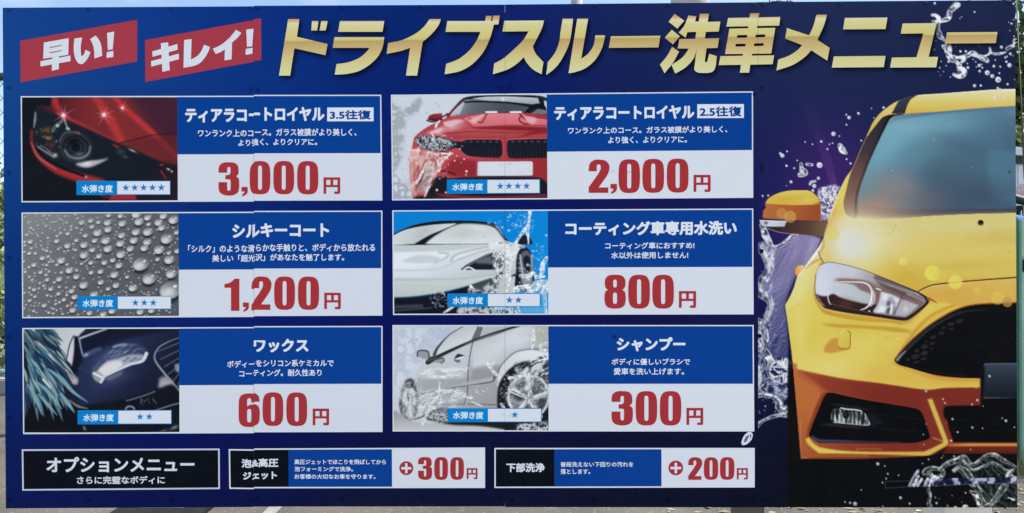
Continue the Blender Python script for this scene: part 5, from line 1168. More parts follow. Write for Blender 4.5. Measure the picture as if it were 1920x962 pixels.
# ---- heavy condensed numerals
DIG = {
 '0': (178, 285, ['89,0 140,8 168,38 178,90 178,195 168,247 140,277 89,285 38,277 10,247 0,195 0,90 10,38 38,8', '89,38 101,43 106,58 106,227 101,242 89,247 77,242 72,227 72,58 77,43']),
 '8': (178, 285, ['88,0 145,8 172,38 176,80 168,110 150,128* 172,146 178,185 178,215 168,255 140,278 88,285 36,278 10,255 0,215 0,185 6,146 28,128* 10,110 2,80 6,38 32,8', '88,40 100,46 103,60 103,90 100,102 88,108 76,102 73,90 73,60 76,46', '88,150 101,156 105,172 105,225 101,240 88,246 75,240 71,225 71,172 75,156']),
 '3': (180, 288, ['0,90* 0,60 10,25 45,3 90,0 140,5 168,30 175,65 173,100 152,122* 175,138 180,170 180,215 170,258 135,282 90,288 40,280 8,255 0,215 0,172* 75,172* 75,225 80,243 91,246 102,241 105,225 105,165 98,149 60,147* 60,112* 90,108 103,95 105,60 102,44 91,40 80,44 75,60 75,90*']),
 '2': (168, 272, ['0,95* 0,75 10,30 45,4 85,0 135,8 165,40 168,80 150,130 80,228* 160,228* 160,272* 0,272* 0,225* 75,120 97,78 97,55 93,42 80,39 68,44 65,60 65,95*']),
 '1': (125, 268, ['85,0* 125,0* 125,268* 55,268* 55,76* 0,76* 0,45* 35,38 65,20']),
 '6': (175, 282, ['88,0 140,8 168,35 175,76* 105,78* 105,60 100,45 88,40 75,45 70,60 70,112* 95,96 130,96 160,112 174,145 175,210 168,250 140,275 88,282 38,275 8,248 0,205 0,85 8,35 38,8', '88,130 101,136 105,152 105,222 101,238 88,243 74,238 70,222 70,152 75,136']),
 ',': (50, 80, ['0,0* 50,0* 50,42 35,65 5,80* 5,62* 20,52 22,38* 0,38*']),
 '円': (136, 135, ['0,0* 136,0* 136,118 128,135 88,135* 88,116* 114,116* 114,80* 22,80* 22,135* 0,135*', '22,20* 22,62* 57,62* 57,20*', '79,20* 79,62* 114,62* 114,20*'])}
RED = (163, 50, 57)
def digit(ch, bx, T, off, parent, card=None):
    w_, h_, outs = DIG[ch]; x0, x1, y0, y1 = bx
    A = [pts(o) for o in outs]
    A = [np.array([T[0], T[1]])+np.array([x0, y0])*T[2]+a*np.array([(x1-x0)/w_, (y1-y0)/h_])*T[2] for a in A]
    V, F = tess(A)
    return show('price_yen_character' if ch == '円' else 'price_comma' if ch == ',' else 'price_digit', V, F, RED, off, parent, card)

# ---- raster pictures
def picture(name, cv, q, off, parent, labels=None, card=None):
    """painted canvas -> fine flat mesh(es) clamped to outline q"""
    V = np.stack([cv.X.ravel(), cv.Y.ravel()], 1)
    ny, nx = cv.ny, cv.nx
    gone = np.zeros(nx-1, bool)
    for s in SEAMS:
        if cv.x0+2 < s < cv.x1-2:
            k = int(np.searchsorted(cv.xs, s))
            V = V.reshape(ny, nx, 2); V[:, k-1, 0] = s-GAP; V[:, k, 0] = s+GAP; V = V.reshape(-1, 2); gone[k-1] = True
    V = clampq(V, q)
    CC = cv.C
    if cv.dx < 1.6:
        CC = np.clip(cv.C*(1+.02*(fbm(cv.X/2.1, cv.Y/2.1, 77, 2)-.5)+.02*(fbm(cv.X/17, cv.Y/17, 5, 3)-.5))[..., None], 0, 1)   # uneven ink
    C = albedo(CC.reshape(-1, 3)); W = PX(V); W[:, 1] = -off
    i = np.arange(nx-1)[None]+np.arange(ny-1)[:, None]*nx
    F = np.stack([i, i+nx, i+nx+1, i+1], -1)
    keep = np.broadcast_to(~gone[None], i.shape)
    res = {}
    lab = cv.L[:-1, :-1]
    if labels is None: return obj(name, sub(W, F[keep], C, name), PRINT, parent)
    first = None
    for k, nm in labels:
        f = F[keep & (lab == k)]
        if len(f) == 0: continue
        o = obj(nm, sub(W, f, C, nm), PRINT, parent if first is None or k == 0 else first)
        if k == 1: first = o
        res[k] = o
    return res
def sub(W, F, C, name):
    u, inv = np.unique(F.ravel(), return_inverse=True)
    return mesh(name, W[u], inv.reshape(-1, 4), C[u])

# ---- panels: sheets with a printed face
OFF = .0003
car = paint_car()
TITLE_SH = Cv(500, 18, 1421, 160, (0, 0, 0), 2.0)      # soft shadow printed behind the title
Q2, Q3 = (480, 0, ZS), (960, 0, ZS)
TITLE = [
 (Q2, ['232,138* 313,138* 295,265* 516,318* 500,398* 277,348* 246,545* 166,545*', '403,152* 450,152* 441,220* 398,220*', '470,152* 516,152* 503,220* 458,220*']),
 (Q2, ['605,152* 924,152* 911,230* 592,230*', '565,268* 924,268* 913,335 880,405 820,465 740,512 650,533 567,538* 580,462* 660,450 740,420 795,375 818,345* 553,345*']),
 (Q2, ['1250,138* 1332,138* 1310,190 1260,250 1200,302* 1160,545* 1080,545* 1110,345* 1040,368 941,388* 952,310* 1050,290 1150,242 1212,190']),
 (Q2, ['1378,152* 1650,152* 1656,115* 1698,115* 1692,152* 1702,152* 1708,113* 1755,113* 1745,176* 1712,178* 1690,260 1640,370 1560,460 1470,512 1358,535* 1370,460* 1460,425 1540,360 1590,290 1616,230* 1365,230*']),
 (Q3, ['-55,150* 230,148* 215,205 150,335* 170,385 226,448* 213,535* 150,500 105,450 85,412* 40,455 -30,500 -138,535* -128,458* -60,420 20,350 80,290 120,226* -68,228*']),
 (Q3, ['365,135* 440,135* 422,270 400,345 350,440 300,500 246,540* 258,448* 310,380 340,300 350,225', '470,135* 548,135* 498,425* 550,385 588,325 600,255* 670,255* 650,340 600,430 530,490 460,518 407,528*']),
 (Q3, ['712,262* 1068,258* 1054,342* 697,345*']),
 (Q3, ['1170,100* 1240,150* 1190,207* 1128,158*', '1150,215* 1208,262* 1158,320* 1100,272*', '1152,338* 1202,372* 1160,450 1098,528* 1065,465* 1115,405', '1270,112* 1326,118* 1318,155* 1345,155* 1352,100* 1418,100* 1408,158* 1500,156* 1488,228* 1395,230* 1388,278* 1490,276* 1480,345* 1400,348* 1388,440 1395,450 1405,443 1420,388* 1474,405* 1462,490 1430,522 1345,524 1314,505 1315,470* 1330,348* 1308,420 1250,485 1175,530* 1148,468* 1220,420 1258,375 1272,350* 1193,350* 1205,282* 1320,280* 1326,230* 1262,232* 1250,272* 1200,235* 1240,185']),
 (Q3, ['1556,130* 1710,127* 1714,97* 1780,95* 1775,126* 1931,122* 1923,185* 1765,188* 1762,207* 1698,208* 1702,190* 1543,192*', ['1565,207* 1895,201* 1866,386* 1533,390*', '1622,253* 1618,273* 1690,272* 1694,252*', '1755,250* 1751,270* 1820,268* 1824,248*', '1611,316* 1607,336* 1679,335* 1683,315*', '1744,313* 1740,333* 1809,331* 1813,311*'], '1500,405* 1660,402* 1663,386* 1728,384* 1726,401* 1887,399* 1876,463* 1715,466* 1707,523* 1640,524* 1648,467* 1488,469*']),
 (ZA, ['425,107* 500,107* 480,180 432,288* 520,345* 503,437* 387,362* 340,412 250,470 137,508* 150,430* 230,400 290,360 322,325* 200,278* 213,203* 372,255* 402,190']),
 (ZA, ['630,130* 936,127* 922,210* 617,212*', '550,407* 922,403* 910,484* 536,487*']),
 (ZA, ['1045,170* 1290,167* 1232,410* 1300,410* 1287,485* 955,487* 968,415* 1145,413* 1195,241* 1032,243*']),
 (ZA, ['1365,234* 1728,231* 1716,311* 1350,314*'])]
def title_shadow(cv):
    for T, L in TITLE:
        for s in L:
            P = pts(s if isinstance(s, str) else s[0], T)
            cv.poly(P+np.array([5, 6]), (4, 6, 22), blur=6, alpha=.62)
            cv.poly(P+np.array([2, 2.5]), (4, 6, 22), blur=2.5, alpha=.55)
title_shadow(car)
for i, q in enumerate(PANELS):
    q = np.array(q, float)
    a, b, c_, d = PX(q)
    V = []
    for y in (0, .003): V += [(p[0], y, p[2]) for p in (a, b, c_, d)]
    pn = obj('panel', mesh('panel', V, [(0, 3, 2, 1), (4, 5, 6, 7), (0, 1, 5, 4), (1, 2, 6, 5), (2, 3, 7, 6), (3, 0, 4, 7)]), M_EDGE, sign)
    if i < 3:
        x0, x1 = q[:, 0].min(), q[:, 0].max()
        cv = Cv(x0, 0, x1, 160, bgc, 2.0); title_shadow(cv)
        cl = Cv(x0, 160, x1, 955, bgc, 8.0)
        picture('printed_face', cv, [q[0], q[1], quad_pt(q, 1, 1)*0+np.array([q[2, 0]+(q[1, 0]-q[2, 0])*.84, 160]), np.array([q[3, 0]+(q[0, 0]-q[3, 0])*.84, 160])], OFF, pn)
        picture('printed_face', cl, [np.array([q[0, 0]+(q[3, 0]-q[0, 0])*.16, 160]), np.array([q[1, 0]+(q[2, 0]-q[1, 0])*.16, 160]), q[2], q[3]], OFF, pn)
    else:
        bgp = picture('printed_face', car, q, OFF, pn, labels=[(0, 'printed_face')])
        cp = picture('car_picture', car, q, OFF, sign, labels=[(1, 'car_picture'), (2, 'printed_windscreen'), (3, 'printed_door_mirror'), (4, 'printed_headlight'), (5, 'printed_grille'), (6, 'printed_fog_lamp'), (7, 'printed_number_plate'), (8, 'printed_water_splash'), (9, 'printed_water_splash'), (10, 'printed_water_splash')])
        cp[1]['label'] = 'printed picture of a yellow car splashed with water'

dp = polys('printed_drop', ['0,850 20,800 55,775 78,790 70,830 40,860 10,868'], (206, 213, 230), .0007, sign, W2)
polys('printed_drop_shade', ['18,838 34,808 52,800 44,826 28,848', '58,800 68,795 64,822'], (96, 104, 138), .0009, dp, W2)
# ---- title
GS = [(-49, (180, 136, 88)), (-40, (203, 166, 116)), (-36.5, (214, 186, 138)), (-34, (216, 214, 182)), (-26, (211, 206, 150)), (-2, (206, 195, 127)), (.5, (186, 158, 107)), (9, (195, 170, 115)), (30, (208, 192, 137)), (48, (210, 206, 151)), (64, (211, 213, 168))]
def yb(x): return 78.1-(x-530)*.0095
def gold(X, Y):
    t = Y-yb(X); return np.stack([np.interp(t, [g[0] for g in GS], [g[1][k]/255 for g in GS]) for k in range(3)], -1)
for T, L in TITLE:
    bands = [((530, 78.1+g, 0), (.0095, 1, 0)) for g in (-40, -36.5, -34, -26, -2, .5, 9, 30, 48)]
    polys('title_character', L, gold, .0009, sign, T, bands=bands)

# ---- slogan badges
V1, V2 = (60, 30, 200/1603), (265, 30, 235/1884); QA = (0, 0, ZS); WH = (211, 218, 234)
BR = (163, 58, 74)
def slogan(q, T, L, slits=(), card=None):
    b = polys('slogan_badge', [q], BR, .0006, sign, QA, card=card)
    polys('slogan_lettering', L, WH, .0009, b, T, card=card)
    if slits: polys('slogan_lettering_gap', slits, BR, .0013, b, T)
slogan('147,295* 988,143* 988,443* 150,593*', V1, ['180,400* 553,335* 548,585* 170,645*', '130,680* 580,595* 580,680* 130,760*', '305,600* 405,585* 405,800* 300,825*', '640,340* 755,325* 735,450 738,560 752,605 790,565 805,510* 880,545* 850,620 800,690 750,722 700,710 655,645 632,540 630,430', '875,350* 955,295* 1010,360 1045,460 1057,600* 940,640* 935,520 912,420', '1130,255* 1238,235* 1215,500* 1142,515*', '1125,545* 1225,525* 1225,615* 1122,632*'], ['268,470* 452,436* 450,448* 268,484*', '268,548* 450,516* 448,528* 268,562*', '168,648* 312,628* 310,640* 168,664*', '410,610* 556,585* 556,594* 408,622*'])
slogan('1045,290* 1880,133* 1882,432* 1047,590*', V2, ['165,535* 543,420* 548,505* 172,615*', '148,680* 565,565* 568,648* 152,762*', '295,410* 405,395* 428,815* 318,840*', '645,360* 757,345* 748,655* 840,600 900,530 945,430* 1035,465* 990,570 900,690 800,745 635,778*', '1425,205* 1505,250* 1450,320 1365,395* 1358,648* 1252,663* 1258,495* 1200,535 1120,568* 1075,490* 1200,430 1325,325', '1578,200* 1688,185* 1668,450* 1590,460*', '1572,490* 1675,473* 1672,562* 1568,578*'], card=(272, 490))

# ---- menu cards
BL, TX, SKY_, BK = (2, 62, 146), (216, 224, 242), (2, 126, 204), (9, 14, 24)
STAR = [(math.sin(math.pi*k/5)*(1 if k % 2 == 0 else .4), -math.cos(math.pi*k/5)*(1 if k % 2 == 0 else .4)) for k in range(10)]
def inset(q, d, x0=None, x1=None, y0=None, y1=None):
    """sub-field of a card: given in artwork units along its tilted edges"""
    q = np.array(q, float); xs = (q[0, 0]+q[3, 0])/2, (q[1, 0]+q[2, 0])/2
    s0 = ((x0 if x0 else xs[0]+d)-xs[0])/(xs[1]-xs[0]); s1 = ((x1 if x1 else xs[1]-d)-xs[0])/(xs[1]-xs[0])
    h = (q[3, 1]+q[2, 1]-q[0, 1]-q[1, 1])/2; m = (q[0, 1]+q[1, 1])/2
    t0 = ((y0 if y0 else m+d)-m)/h; t1 = ((y1 if y1 else m+h-d)-m)/h
    return [quad_pt(q, s0, t0), quad_pt(q, s1, t0), quad_pt(q, s1, t1), quad_pt(q, s0, t1)]
def card(q, pic, xsplit, ysplit, T, title, tbx, tagt, descs, digits, PT, badge, bsplit, btext, stars, sy, what, pcol):
    cr = (q[0][0], q[1][0]) if q[0][0] < 476 < q[1][0] else None
    sl_ = (q[1][1]-q[0][1])/(q[1][0]-q[0][0])
    k = quad('menu_card', q, WH if not cr else (208, 215, 232), .0006, sign, cr); k['label'] = what
    quad('heading_field', inset(q, 2.3, x0=xsplit, y1=ysplit), BL, .0009, k, cr)
    picture('printed_photo', pic, inset(q, 2.3, x1=xsplit), .0009, k)
    text('heading_text', title, tbx, T, TX, .0012, k, 1.25, sl_, cr)
    for d in descs: text('description_text', d[0], d[1], T, TX, .0012, k, .32, sl_, cr)
    if tagt:
        b = tagt[1]; t0 = [T[0]+b[0]*T[2], T[0]+b[1]*T[2], T[1]+b[2]*T[2], T[1]+b[3]*T[2]]
        quad('heading_tag', [(t0[0], t0[2]), (t0[1], t0[2]+sl_*(t0[1]-t0[0])*.5), (t0[1], t0[3]+sl_*(t0[1]-t0[0])*.5), (t0[0], t0[3])], TX, .0012, k)
        text('heading_tag_text', tagt[0], tagt[2], T, BL, .0015, k, .72, sl_)
    for ch, bx in digits: digit(ch, bx, T, .0012, k, cr)
    # rating badge
    a, b, c2, d = badge; P = lambda x, y: (PT[0]+x*PT[2], PT[1]+y*PT[2]+sl_*(x-a)*PT[2]*.5)
    quad('rating_badge', [P(a, b), P(c2, b), P(c2, d), P(a, d)], SKY_, .0012, k)
    quad('rating_field', [P(bsplit, b+5), P(c2-6, b+5), P(c2-6, d-6), P(bsplit, d-6)], (212, 220, 236), .0015, k)
    text('rating_text', '水弾き度', btext, PT, (206, 228, 246), .0015, k, .48, sl_)
    for x in stars:
        A = np.array([P(x+32*u, sy+32*v) for u, v in STAR]); V, F = tess([A]); show('rating_star', V, F, SKY_, .0018, k)
S1, S2, S3, S4, S5, S6 = (325, 170, 400/1749), (1020, 165, 400/1749), (325, 390, 400/1790), (1020, 385, 400/1790), (325, 605, 400/1790), (1020, 600, 400/1790)
p1, p2, p3, p4, p5, p6 = (30, 170, 320/1399), (725, 170, 310/1356), (30, 390, 320/1432), (725, 385, 310/1387), (30, 605, 320/1432), (725, 600, 310/1387)
def row(chs, xs, y0, y1, yen): return [(c, (x[0], x[1], y0, y1)) for c, x in zip(chs, xs)]+[('円', yen)]
card([(39, 180.5), (715, 177.8), (717, 376), (40.5, 379.5)], photo_headlight(), 333, 288.8, S1, 'ティアラコートロイヤル', (97, 1240, 138, 258), ('3.5往復', (1262, 1642, 139, 252), (1283, 1620, 160, 238)),
     [('ワンランク上のコース。ガラス被膜がより美しく、', (203, 1503, 313, 375)), ('より強く、よりクリアに。', (533, 1180, 395, 452))],
     [('3', (372, 540, 585, 858)), (',', (560, 610, 787, 865)), ('0', (628, 795, 581, 854)), ('0', (822, 990, 580, 853)), ('0', (1017, 1188, 580, 853)), ('円', (1232, 1368, 713, 848))],
     p1, (497, 740, 1268, 856), 832, (540, 795, 772, 836), (902, 975, 1048, 1120, 1193), 797, 'menu card with red headlight photograph and price 3,000 yen', None)
card([(733, 177.8), (1411.8, 171.4), (1412.3, 371), (735.3, 375.8)], photo_redcar(), 1025.8, 284.2, S2, 'ティアラコートロイヤル', (83, 1232, 146, 262), ('2.5往復', (1256, 1638, 134, 248), (1275, 1620, 152, 236)),
     [('ワンランク上のコース。ガラス被膜がより美しく、', (197, 1503, 316, 372)), ('より強く、よりクリアに。', (525, 1172, 396, 453))],
     [('2', (367, 535, 588, 860)), (',', (545, 597, 787, 870)), ('0', (612, 785, 585, 862)), ('0', (808, 983, 582, 860)), ('0', (1008, 1183, 580, 858)), ('円', (1226, 1365, 713, 852))],
     p2, (494, 730, 1258, 847), 827, (538, 790, 760, 819), (932, 1003, 1075, 1147), 786, 'menu card with red car photograph and price 2,000 yen', None)
card([(40.5, 398.5), (717, 395), (717.2, 591.8), (41.8, 596.7)], photo_drops(), 335.2, 505, S3, 'シルキーコート', (495, 1308, 130, 248), None,
     [('「シルク」のような滑らかな手触りと、ボディから放たれる', (125, 1693, 303, 368)), ('美しい「超光沢」があなたを魅了します。', (327, 1435, 387, 447))],
     [('1', (430, 555, 590, 860)), (',', (585, 634, 790, 870)), ('2', (657, 823, 579, 858)), ('0', (848, 1020, 578, 858)), ('0', (1048, 1222, 578, 857)), ('円', (1267, 1405, 713, 850))],
     p3, (518, 740, 1305, 852), 857, (560, 817, 768, 830), (1003, 1078, 1153), 797, 'menu card with water beads photograph and price 1,200 yen', None)
card([(735.5, 394.5), (1412.2, 391), (1413, 589.5), (737, 590.6)], photo_whitecar(), 1027.8, 501.5, S4, 'コーティング車専用水洗い', (178, 1617, 133, 252), None,
     [('コーティング車におすすめ!', (512, 1262, 310, 366)), ('水以外は使用しません!', (563, 1210, 390, 447))],
     [('8', (508, 685, 583, 867)), ('0', (708, 887, 583, 867)), ('0', (910, 1088, 583, 867)), ('円', (1132, 1275, 720, 860))],
     p4, (510, 740, 1290, 853), 850, (553, 808, 767, 830), (1030, 1105), 797, 'menu card with white sports car photograph and price 800 yen', None)
card([(42, 615), (717.3, 611), (717.3, 810), (43.5, 814)], photo_brush(), 336.3, 721.5, S5, 'ワックス', (675, 1135, 138, 252), None,
     [('ボディーをシリコン系ケミカルで', (452, 1347, 312, 372)), ('コーティング。耐久性あり', (553, 1245, 393, 452))],
     [('6', (550, 725, 590, 872)), ('0', (751, 922, 588, 870)), ('0', (950, 1122, 588, 870)), ('円', (1170, 1307, 723, 862))],
     p5, (518, 735, 1308, 853), 861, (565, 822, 765, 828), (1043, 1120), 791, 'menu card with wash brush photograph and price 600 yen', None)
card([(736, 609.5), (1413, 609.4), (1414.3, 809), (736.3, 809)], photo_silvercar(), 1028.5, 719.6, S6, 'シャンプー', (610, 1187, 143, 263), None,
     [('ボディに優しいブラシで', (567, 1225, 322, 378)), ('愛車を洗い上げます。', (585, 1175, 402, 460))],
     [('3', (567, 745, 597, 885)), ('0', (770, 948, 597, 885)), ('0', (973, 1150, 597, 885)), ('円', (1195, 1335, 738, 880))],
     p6, (510, 740, 1300, 857), 850, (555, 812, 768, 830), (1075,), 795, 'menu card with silver car photograph and price 300 yen', None)

# ---- option cards
U1, U2, U3 = (0, 820, .25), (420, 820, 500/1920), (900, 820, 540/1920)
q = [(41, 842.5), (412, 841), (412.5, 917), (42, 920)]
k = quad('option_heading_card', q, (190, 198, 222), .0006, sign); k['label'] = 'black heading card of the options row'
quad('heading_field', inset(q, 3), BK, .0009, k)
text('heading_text', 'オプションメニュー', (350, 1460, 145, 262), U1, (208, 214, 234), .0012, k, 1.0, -.004); text('description_text', 'さらに完璧なボディに', (578, 1238, 290, 350), U1, (206, 212, 230), .0012, k, .45, -.003)
def option(q, xa, xb, T, heads, descs, plus, digs, what):
    cr = (q[0][0], q[1][0]) if q[0][0] < 476 < q[1][0] else None
    k = quad('option_card', q, WH, .0006, sign, cr); k['label'] = what
    quad('heading_field', inset(q, 2.6, x1=xa), BK, .0009, k, cr); quad('description_field', inset(q, 2.6, x0=xa, x1=xb), BL, .0009, k, cr)
    for t, b in heads: text('heading_text', t, b, T, (212, 218, 236), .0012, k, .7, 0, cr)
    for t, b in descs: text('description_text', t, b, T, TX, .0012, k, .24, 0, cr)
    A = np.array([(T[0]+(plus[0]+plus[2]*math.cos(a))*T[2], T[1]+(plus[1]+plus[2]*math.sin(a))*T[2]) for a in np.arange(0, 6.283, 6.283/28)])
    V, F = tess([A]); show('plus_disc', V, F, RED, .0012, k)
    x, y, r = plus[0], plus[1], plus[2]*.72; e = plus[2]*.17
    V = np.array([(x-e, y-r), (x+e, y-r), (x+e, y-e), (x+r, y-e), (x+r, y+e), (x+e, y+e), (x+e, y+r), (x-e, y+r), (x-e, y+e), (x-r, y+e), (x-r, y-e), (x-e, y-e)])*T[2]+np.array(T[:2])
    V, F = tess([V]); show('plus_sign', V, F, WH, .0015, k)
    for ch, bx in digs: digit(ch, bx, T, .0012, k, cr)
option([(429, 842), (909.5, 839), (909.5, 915), (430, 916.5)], 541, 735, U2, [('泡&高圧', (127, 392, 153, 217)), ('ジェット', (137, 382, 247, 305))],
       [('高圧ジェットでほこりを飛ばしてから', (508, 1167, 160, 197)), ('泡フォーミングで洗浄。', (508, 930, 212, 248)), ('お客様の大切なお車を守ります。', (508, 1092, 266, 302))],
       (1313, 222, 50), [('3', (1398, 1498, 143, 307)), ('0', (1515, 1612, 143, 307)), ('0', (1630, 1727, 143, 306)), ('円', (1748, 1825, 222, 300))], 'option card adding 300 yen')
option([(927, 839.8), (1415, 839.8), (1415, 914), (927, 915)], 1039.3, 1240.2, U3, [('下部洗浄', (175, 432, 170, 232))],
       [('普段洗えない下回りの汚れを', (537, 1022, 163, 197)), ('落とします。', (537, 735, 210, 245))],
       (1305, 204, 49), [('2', (1388, 1480, 133, 283)), ('0', (1493, 1587, 133, 283)), ('0', (1600, 1695, 132, 283)), ('円', (1712, 1785, 205, 280))], 'option card adding 200 yen')

# ---- screws, touched up in the colour of the print below
bm = bmesh.new(); SG = 12
rings = [(1, 0), (.96, .35), (.8, .75), (.5, .98)]
vv = [[bm.verts.new((r*math.cos(6.2832*k/SG), -h*.55, r*math.sin(6.2832*k/SG))) for k in range(SG)] for r, h in rings]
for a, b in zip(vv, vv[1:]):
    for k in range(SG): bm.faces.new((a[k], a[(k+1) % SG], b[(k+1) % SG], b[k]))
bm.faces.new(vv[-1]); SCREW = bmdone(bm, 'screw'); SCREW.materials.append(CAPM)
for p in SCREW.polygons: p.use_smooth = True
xs = (17, 166, 321, 470, 484, 640, 790, 939, 961, 1115, 1253, 1413, 1431, 1574, 1735, 1892)
scr = [(x, 19-x*.0065, None) for x in xs]+[(x, 938.5-(3 if 470 < x < 945 else 0), None) for x in xs]
scr += [(x, y-(x-17)*.003, None) for x in (17,) for y in (165, 325, 485, 632, 785)]
scr += [(470, 168, None), (484, 170, None), (939, 166, None), (955, 164, None), (1415, 177, None), (1429, 165, None), (1428, 310, None), (1429, 318, None), (1428, 471, None), (1427, 780, None), (1424, 630, None)]
scr += [(1671, 319, (120, 150, 166)), (1893, 323, (62, 92, 112)), (1893, 475, (226, 196, 84)), (1664, 635, (226, 200, 78)), (1681, 633, (228, 204, 84)), (1893, 790, (14, 15, 18)), (1893, 150, (30, 38, 70)), (1893, 635, (12, 13, 17))]
scr += [(940, 311, WH), (955.5, 309, WH), (1150, 323.5, WH), (1180.5, 325.5, WH), (943, 779, (208, 214, 230)), (956, 781, (208, 214, 230)), (1152, 632, (6, 44, 118))]
for x, y, c in scr:
    o = obj('screw', SCREW, None, sign)
    onp = c is not None and x < 1420
    p = PX([(x, y)])[0]; o.location = (p[0], -.0003-(.0012 if onp else 0), p[2]); r = .0078 if c is None else .0062
    o.scale = (r, r*.75, r)
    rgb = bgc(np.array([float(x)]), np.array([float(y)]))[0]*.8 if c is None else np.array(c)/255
    if c is None and x > 1476 and y > 700: rgb = np.array([13, 14, 18])/255
    o.color = (*albedo(rgb), 1)

# ---- what carries it
def zat(v): return PX([(960, v)])[0][2]
def xat(u): return PX([(u, 900)])[0][0]
for u in (60, 470, 952, 1416, 1860): box('frame_upright', (xat(u)-.02, .0035, zat(945)), (xat(u)+.02, .045, zat(22)), M_FRAME, sign)
for v in (30, 320, 632, 932): box('frame_rail', (xat(16), .0455, zat(v)-.02), (xat(1895), .0855, zat(v)+.02), M_FRAME, sign)
M_POST = mat('dark steel post', (.035, .036, .038), .5, .4, (.06, .055, .05), 5, .15)
M_WPOST = mat('weathered white painted post', (.66, .65, .62), .55, .4, (.56, .53, .48), 7, .2)
M_RUST = mat('rust stain', (.22, .09, .03), .8, .2, (.35, .2, .1), 30)
for u, wd in ((1421, .10),): box('support_post', (xat(u)-wd/2, .087, 0), (xat(u)+wd/2, .187, 2.2), M_POST, sign)
wp = box('support_post', (xat(1795), .087, 0), (xat(1887), .25, 1.9), M_WPOST, sign); wp['label'] = 'pale support post with a rust stain'
bm = bmesh.new(); xr = xat(1826)
bm.faces.new([bm.verts.new((xr+dx, .086, z)) for dx, z in ((-.016, .612), (.022, .612), (.019, .598), (.012, .592), (.013, .585), (.004, .588), (.0, .574), (-.003, .586), (-.010, .580), (-.013, .594), (-.018, .598))])
obj('rust_streak', bmdone(bm, 'rust_streak'), M_RUST, wp)
# ------------------------------------------------------------------ ground
def st(o): o['kind'] = 'structure'; return o
def ground_mat():
    m = mat('worn asphalt with grit', (.085, .079, .068), .9, .2, (.13, .12, .1), 1.7, .6, 90)
    n = m.node_tree; p = n.nodes['Principled BSDF']; src = p.inputs['Base Color'].links[0].from_socket
    t = n.nodes.new('ShaderNodeTexCoord'); v = n.nodes.new('ShaderNodeTexVoronoi'); v.inputs['Scale'].default_value = 26
    n.links.new(t.outputs['Object'], v.inputs[0]); r = n.nodes.new('ShaderNodeValToRGB')
    r.color_ramp.elements[0].position = .0; r.color_ramp.elements[1].position = .32; r.color_ramp.elements[0].color = (1, 1, 1, 1); r.color_ramp.elements[1].color = (0, 0, 0, 1)
    n.links.new(v.outputs['Distance'], r.inputs[0])
    z = n.nodes.new('ShaderNodeTexNoise'); z.inputs['Scale'].default_value = 3; z.inputs['Detail'].default_value = 4; n.links.new(t.outputs['Object'], z.inputs[0])
    k = n.nodes.new('ShaderNodeMath'); k.operation = 'MULTIPLY'; n.links.new(r.outputs[0], k.inputs[0]); n.links.new(z.outputs[0], k.inputs[1])
    mx = n.nodes.new('ShaderNodeMixRGB'); mx.inputs[2].default_value = (.3, .28, .24, 1)
    n.links.new(k.outputs[0], mx.inputs[0]); n.links.new(src, mx.inputs[1]); n.links.new(mx.outputs[0], p.inputs['Base Color'])
    return m
M_GND = ground_mat()
g = obj('ground', mesh('ground', [(-150, -60, 0), (150, -60, 0), (150, 250, 0), (-150, 250, 0)], [(0, 1, 2, 3)]), M_GND); st(g)
M_BOUNCE = mat('pale concrete forecourt', (.5, .49, .46), .9, .2, (.42, .41, .385), .8, .3, 60)
st(obj('bounce_slab', mesh('bounce_slab', [(-30, -30, .004), (30, -30, .004), (30, .9, .004), (-30, .9, .004)], [(0, 1, 2, 3)]), M_BOUNCE))  # unseen pale slab, added to bounce sunlight onto the sign's face
# leaf litter on the ground behind the sign
rng = np.random.RandomState(4)
M_LIT = mat('dry leaves', (.2, .165, .105), .8, .2, (.42, .37, .26), 4)
def litter(n, x0, x1, y0, y1, seed):
    rg = np.random.RandomState(seed); V, F = [], []
    for i in range(n):
        x, y = rg.uniform(x0, x1), rg.uniform(y0, y1); a = rg.uniform(0, 6.28); L = rg.uniform(.012, .04); wd = L*rg.uniform(.3, .6); h = rg.uniform(.004, .02)
        ca, sa = math.cos(a), math.sin(a)
        for (u, v, z) in ((-L, 0, .003), (0, -wd, h), (L, 0, .004), (0, wd, h*.6)): V.append((x+u*ca-v*sa, y+u*sa+v*ca, z))
        F.append((4*i, 4*i+1, 4*i+2, 4*i+3))
    return V, F
V, F = litter(2600, .8, 5.2, .8, 4.5, 3)
o = obj('leaf_litter', mesh('leaf_litter', V, F), M_LIT); o['kind'] = 'stuff'
# painted bay line, drain cover under the left half of the sign
M_PAINT = mat('worn white road paint', (.3, .29, .26), .7, .3, (.22, .21, .19), 20)
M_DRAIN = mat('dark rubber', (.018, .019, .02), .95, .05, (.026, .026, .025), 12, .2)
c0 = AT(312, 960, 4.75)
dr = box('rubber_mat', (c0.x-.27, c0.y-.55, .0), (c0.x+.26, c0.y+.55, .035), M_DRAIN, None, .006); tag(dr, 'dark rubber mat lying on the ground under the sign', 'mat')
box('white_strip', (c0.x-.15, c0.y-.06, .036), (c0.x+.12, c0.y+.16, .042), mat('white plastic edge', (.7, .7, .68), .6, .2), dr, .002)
c1 = AT(498, 960, 4.75)
ln = obj('painted_line', mesh('painted_line', [(c1.x-.05, c1.y-2, .004), (c1.x+.03, c1.y-2, .004), (c1.x+.15, c1.y+3, .004), (c1.x+.07, c1.y+3, .004)], [(0, 1, 2, 3)]), M_PAINT); st(ln)

